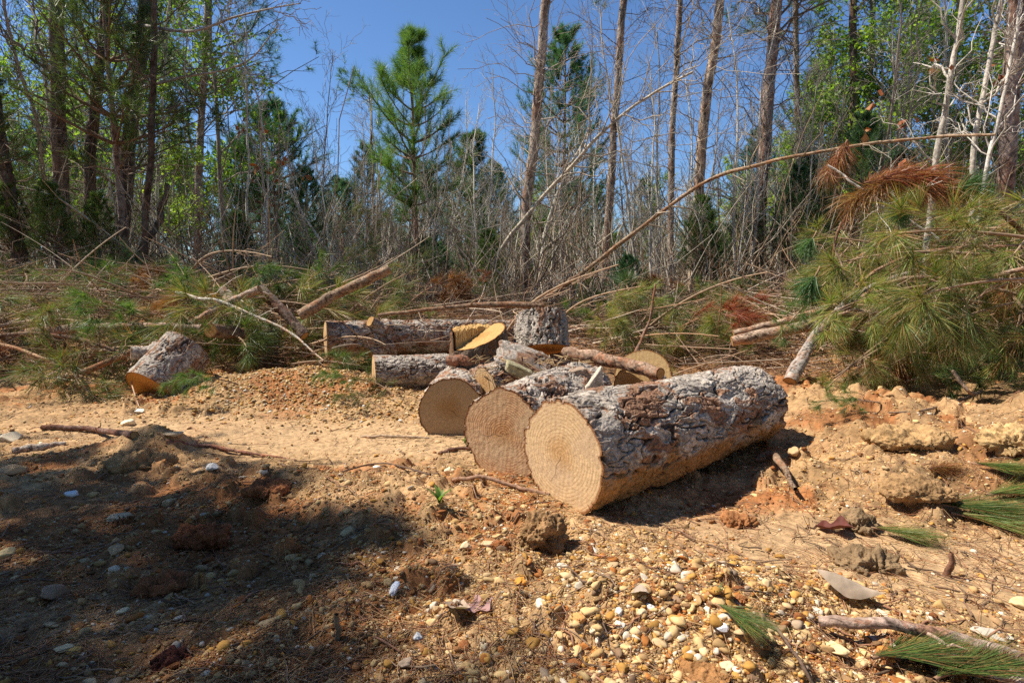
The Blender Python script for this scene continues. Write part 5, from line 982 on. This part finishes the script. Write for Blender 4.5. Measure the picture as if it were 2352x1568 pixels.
# ------------------------------------------------------------------ stones, clods, leaves
def stone(label, px, py, wpx, col, seed, name='pebble', flat=.6, el=1.3, rot=None, sharp=.12, lift=.35, tiltx=0.):
    p = G(px, py); Y = p[1]; s_ = wpx / 2 / 1306.7 * math.hypot(p[0], p[1]) ; v, f = ICO3; rg_ = np.random.default_rng(seed)
    F1, F2, ID, OFF = worley(v * 1.1 + seed, seed); v = v * (1 + .22 * fbm(v * 1.1 + seed, 3, seed)[:, None] - sharp * 1.5 * F1[:, None]); 
    for _ in range(7): pn = nrm(rg_.normal(0, 1, 3)); dd = v @ pn - rg_.uniform(.5, .9); v = v - pn * np.maximum(dd, 0)[:, None]
    v = v * A([el, 1, flat]) * s_ * (.92 if wpx < 40 else .75)
    a = rg_.uniform(0, 3.1) if rot is None else rot; c, s2 = math.cos(a), math.sin(a); v = v @ A([[c, -s2, 0], [s2, c, 0], [0, 0, 1]]).T
    if tiltx: c, s2 = math.cos(tiltx), math.sin(tiltx); v = v @ A([[1, 0, 0], [0, c, -s2], [0, s2, c]]).T
    g = Geo(); g.add(v, t=f, col=A(col) * (1 + .12 * fbm(v * 60, 2, seed)[:, None])); o = g.build(name, M_stone, loc=p + A([0, 0, s_ * flat * lift]), local=True); o.location = tuple(p + A([0, 0, s_ * flat * lift]))
    return tag(o, label, 'pebble' if name == 'pebble' else 'stone', 'stones on the bare ground')
W_, CR, OC, OR_, GB, TN = (.72, .68, .62), (.72, .57, .35), (.6, .36, .1), (.6, .27, .05), (.34, .25, .18), (.5, .34, .18)
for k, (lb, px, py, wp, cl, kw) in enumerate([
    ('white leaf-shaped pebble standing on edge where shade meets sunlight', 905, 1362, 26, (.72, .74, .8), dict(el=2., flat=.8, rot=1.4, tiltx=.5)),
    ('bright white oblong pebble on the sand right of the crumbling earth stump', 1362, 1270, 26, W_, dict(el=1.5, rot=-.6)),
    ('deep orange angular stone in the foreground gravel', 1196, 1345, 36, OR_, dict(sharp=.3, flat=.9)),
    ('white six-sided pebble in the bottom foreground right of centre', 1658, 1478, 30, (.78, .78, .84), dict(flat=.8)),
    ('small white pebble left of the six-sided white one at the bottom', 1584, 1504, 22, W_, dict()),
    ('large yellow oval pebble cut by the bottom edge', 1672, 1552, 36, CR, dict(el=1.3)),
    ('pale cream oblong pebble at the foot of the earth stump', 1072, 1258, 30, CR, dict(rot=.9, el=1.4)),
    ('buff bean-shaped pebble beside the oblong one below the earth stump', 1120, 1258, 26, (.66, .46, .27), dict(el=1.4, rot=.2)),
    ('cream rounded pebble against the base of the earth stump', 1232, 1256, 26, CR, dict(flat=.9)),
    ('orange-brown block of stone right of centre in the foreground gravel', 1328, 1436, 38, (.62, .31, .11), dict(sharp=.3, el=1.4, flat=.7)),
    ('egg-shaped cream pebble below the orange-brown block', 1362, 1466, 24, (.74, .6, .4), dict(rot=1.5)),
    ('round pale yellow pebble in the middle of the foreground gravel', 1222, 1394, 24, CR, dict()),
    ('knobbly white pebble at the edge of the shadow at bottom', 960, 1466, 24, (.62, .62, .62), dict(rot=1.5, el=1.6, flat=.9)),
    ('cream rounded pebble casting a shadow left of the orange chip', 1110, 1500, 24, CR, dict(flat=1.)),
    ('tan angular stone half in shade beside the grey dead leaf', 1000, 1405, 26, TN, dict(sharp=.25, flat=1.)),
    ('flat brown stone in the shaded gravel at the bottom', 935, 1540, 46, GB, dict(sharp=.25)),
    ('ochre stone cut by the bottom edge near the middle', 1075, 1545, 36, (.5, .32, .14), dict(sharp=.2)),
    ('upright white chipped pebble pair, upper one, in sunlit gravel', 1420, 1416, 22, W_, dict(flat=1.)),
    ('white chipped pebble under the upper one of a pair in sunlit gravel', 1424, 1440, 26, (.8, .76, .66), dict(flat=.9, sharp=.25)),
    ('cream oval pebble right of the white chipped pair', 1474, 1420, 30, (.7, .55, .35), dict(el=1.3)),
    ('white block pebble behind the cream oval one', 1492, 1402, 28, W_, dict(sharp=.25)),
    ('ochre-faced stone on open sand right of the largest log', 1824, 1050, 28, (.55, .36, .19), dict(flat=.9, sharp=.2)),
    ('pale chunk of sandstone low at the bottom right beside the branches', 1918, 1492, 60, (.74, .56, .3), dict(el=1.7, rot=-.6, flat=.5, sharp=.25)),
    ('yellow blocky stone touching the pale sandstone chunk', 1982, 1530, 44, (.7, .52, .28), dict(sharp=.3)),
    ('round buff stone at left end of the bottom right branches', 1852, 1448, 30, (.7, .52, .32), dict()),
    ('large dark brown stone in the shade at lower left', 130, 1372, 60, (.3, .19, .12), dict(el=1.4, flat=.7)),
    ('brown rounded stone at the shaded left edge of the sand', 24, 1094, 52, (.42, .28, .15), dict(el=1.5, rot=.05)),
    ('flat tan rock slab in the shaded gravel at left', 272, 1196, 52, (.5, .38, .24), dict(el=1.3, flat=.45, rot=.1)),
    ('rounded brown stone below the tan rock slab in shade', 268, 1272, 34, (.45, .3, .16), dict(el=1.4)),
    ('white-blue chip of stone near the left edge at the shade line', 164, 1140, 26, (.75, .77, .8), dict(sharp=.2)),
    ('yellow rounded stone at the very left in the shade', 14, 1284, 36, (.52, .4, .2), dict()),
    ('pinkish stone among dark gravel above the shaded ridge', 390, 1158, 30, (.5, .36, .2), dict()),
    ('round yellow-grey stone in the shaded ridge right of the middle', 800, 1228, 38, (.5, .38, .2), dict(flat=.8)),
    ('flat brown stone at the top of the sunlit sand behind the earth mound', 400, 1003, 44, (.55, .4, .24), dict(el=1.4, flat=.35, rot=.1)),
    ('cream flat stone on the gravel behind the dark crooked stick', 295, 975, 24, (.78, .66, .46), dict(flat=.6)),
    ('white stone on the sand edge in front of the tipped round', 320, 950, 22, (.8, .74, .62), dict(flat=.5)),
    ('pale stone at the far left on the sunlit sand', 22, 1012, 34, (.72, .6, .42), dict(flat=.6)),
    ('pinkish white stone on the reddish root', 488, 1080, 26, W_, dict(flat=.7)),
    ('cream stone near the ringed log on the bare sand', 1030, 1086, 26, (.75, .6, .4), dict(sharp=.25, flat=.9)),
    ('white stone in sand left of the ringed log', 866, 1078, 20, (.78, .72, .62), dict()),
    ('oval yellow pebble in shaded gravel near the bottom left', 150, 1506, 26, (.6, .48, .28), dict(el=1.5)),
    ('orange pebble touching the oval yellow one in shaded gravel', 172, 1508, 24, OC, dict()),
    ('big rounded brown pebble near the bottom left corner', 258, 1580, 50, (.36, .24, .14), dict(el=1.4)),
    ('yellow stone with flat top at lower left in shade', 282, 1412, 26, (.62, .54, .34), dict(sharp=.2)),
    ('cream pebble at the far right edge of the sand', 2345, 1398, 36, (.75, .57, .3), dict(el=1.6, rot=.1)),
    ('grey slab of stone at right above the bottom branches', 2280, 1470, 56, (.5, .44, .36), dict(el=1.6, flat=.3, rot=-.6))]):
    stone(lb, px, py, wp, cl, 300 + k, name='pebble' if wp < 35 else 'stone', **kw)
def clod(label, px, py, wpx, hpx, col, seed, name='earth_clod', steep=False):
    p = G(px, py); D_ = math.hypot(p[0], p[1]); a = wpx / 2 / 1306.7 * D_; hz = hpx / 1306.7 * D_; v, f = ICO5
    dim = A([a * .95, a * .75, hz * (.6 if steep else .42)]); nv = nrm(v / dim); v0 = v * dim; w_ = v0 / a
    F1, F2, ID, _o = worley(w_ * 2.4 + seed, seed); J1, J2, JD, _o = worley(w_ * 6 + seed, seed + 3)
    dd = .30 * fbm(w_ * 1.4 + seed, 3, seed) + .16 * fbm(w_ * 5, 4, seed + 2, .62) + .12 * ID - .16 * F1 - .07 * J1
    v = v0 + nv * (dd * min(a, hz) * .8)[:, None]; g = Geo()
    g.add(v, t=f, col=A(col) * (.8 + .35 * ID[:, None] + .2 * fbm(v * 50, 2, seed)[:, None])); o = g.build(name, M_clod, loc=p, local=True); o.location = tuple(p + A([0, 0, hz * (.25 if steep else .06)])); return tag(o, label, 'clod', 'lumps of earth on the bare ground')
clod('crumbling brown earth stump with steep sides below the largest sawn face', 1242, 1252, 140, 85, (.36, .21, .10), 1, steep=True)
clod('reddish earth lump at the left foot of the crumbling earth stump', 1150, 1262, 60, 36, (.33, .13, .05), 2)
clod('cracked grey-brown earth clod in the sand at right, upper of two', 1972, 1215, 84, 62, (.27, .18, .1), 3)
clod('cracked grey-brown earth clod in the sand at right, lower and wider', 1985, 1300, 130, 66, (.27, .18, .1), 4)
clod('broad tan earth lump on the slope behind the largest log', 2080, 1010, 150, 46, (.45, .28, .13), 5)
clod('wide brown earth lump with an undercut edge at right', 2110, 1130, 130, 50, (.38, .23, .11), 6)
clod('pale sandy bank lump at the right edge', 2340, 1030, 130, 70, (.52, .34, .16), 7)
clod('ribbed earth mound on the sand at left by the reddish root', 312, 1072, 140, 62, (.38, .24, .12), 8)
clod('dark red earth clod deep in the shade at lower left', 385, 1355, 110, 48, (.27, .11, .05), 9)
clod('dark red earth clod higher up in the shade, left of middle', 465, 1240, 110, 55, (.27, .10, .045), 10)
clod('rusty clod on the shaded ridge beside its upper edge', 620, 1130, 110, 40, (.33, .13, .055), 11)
clod('small rusty clod beside the sand right of the shaded ridge', 735, 1080, 50, 24, (.38, .19, .09), 12)
clod('orange earth lump on the right of the largest log shadow', 1700, 1205, 80, 40, (.38, .17, .07), 13)
clod('small orange earth lump left of the thin twig at bottom right', 1700, 1400, 50, 34, (.36, .15, .06), 14)
clod('lumpy orange bank along the bottom, right of the white pebbles', 1620, 1560, 150, 40, (.4, .2, .08), 15)
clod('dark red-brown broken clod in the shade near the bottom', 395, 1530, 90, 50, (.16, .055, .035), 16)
def dead_leaf(label, px, py, L_px, w_px, yaw, col, seed, curl=.5, lift=.02, lobes=0):
    p = G(px, py); D_ = math.hypot(p[0], p[1]); L_ = L_px / 1306.7 * D_; W2 = w_px / 2 / 1306.7 * D_; n, m = 30, 13; s_ = np.linspace(0, 1, n)[:, None] * np.ones((1, m)); u = np.linspace(-1, 1, m)[None] * np.ones((n, 1))
    wd = np.sin(np.pi * np.clip(s_, .002, .998) ** .85) ** 1.25 * (1 + (.45 * np.sin(s_ * math.pi * lobes * 2) if lobes else 0)) * W2
    x = (s_ - .5) * L_; y = u * wd; z = lift + curl * wd * (u ** 2) + .35 * W2 * np.sin(s_ * 4 + seed) + .05 * W2 * vnoise(np.stack([s_ * 14, u * 3, 0 * u], -1), seed)
    c, s2 = math.cos(yaw), math.sin(yaw); g = Geo(); i = np.arange(n - 1)[:, None] * m; j = np.arange(m - 1)[None]
    g.add(np.stack([x * c - y * s2, x * s2 + y * c, z], -1), q=np.stack([i + j, i + j + 1, i + m + j + 1, i + m + j], -1), col=A(col) * (1 + .25 * (np.abs(u) < .09).ravel()[:, None] + .12 * fbm(np.stack([x * 60, y * 60, 0 * x], -1), 2, seed).ravel()[:, None])); o = g.build('leaf', M_dleaf, loc=p, local=True); o.location = tuple(p); return tag(o, label, 'leaf', 'fallen leaves on the ground')
dead_leaf('curled pale grey dead leaf on open sand at lower right', 1950, 1362, 125, 56, -.5, (.40, .31, .23), 1, curl=-.9, lift=.03)
dead_leaf('grey-brown dead leaf in the foreground gravel at the shade edge', 1052, 1420, 70, 66, 1.2, (.4, .3, .22), 2, curl=.25, lift=.02)
dead_leaf('purplish dead leaf beside the grey-brown one in the gravel', 1100, 1405, 90, 60, .5, (.34, .2, .19), 3, curl=.2, lift=.015, lobes=2)
dead_leaf('dark maroon lobed leaf leaning against the upper grey-brown clod', 1918, 1226, 74, 44, -.6, (.13, .035, .025), 4, curl=.6, lift=.025, lobes=2)
dead_leaf('small grey dead leaf in gravel near the thin dark twig', 1468, 1392, 44, 34, -.4, (.4, .32, .25), 5, curl=.4, lift=.015)
# small green plants in the sand
def tuft(label, px, py, hpx, seed, n=9, wd=.004, name='weed', cat='plant', col=(.13, .24, .05)):
    p = G(px, py); D_ = math.hypot(p[0], p[1]); h_ = hpx / 1306.7 * D_; rg_ = np.random.default_rng(seed); g = Geo(); s_ = np.linspace(0, 1, 6)
    for k in range(n):
        a = rg_.uniform(0, 6.28); d = A([math.cos(a), math.sin(a), 0]); sd = A([-d[1], d[0], 0]); l = h_ * rg_.uniform(.6, 1.1); c_ = d * .6 * l * (s_ ** 1.6)[:, None] + A([0, 0, 1]) * (l * (s_ - .35 * s_ ** 2))[:, None]; wv = (wd * np.sin(np.pi * (s_ * .85 + .12)))[:, None] * sd
        g.add(np.stack([c_ - wv, c_ + wv], 1), q=np.stack([np.arange(5) * 2, np.arange(5) * 2 + 1, np.arange(5) * 2 + 3, np.arange(5) * 2 + 2], -1), col=A(col) * rg_.uniform(.7, 1.3))
    o = g.build(name, M_leaf, loc=p, local=True); o.location = tuple(p); return tag(o, label, cat)
tuft('small leafy green weed at the edge of the shade left of the earth stump', 1010, 1165, 55, 1, n=9, wd=.008)
tuft('tiny green seedling between the muddy and the ringed sawn faces', 1068, 1018, 26, 2, n=4, wd=.008)
tuft('sparse green grass blades in the bottom foreground gravel', 1645, 1400, 50, 3, n=8, wd=.0015, name='grass_tuft')
print('OBJECTS', len(bpy.data.objects))
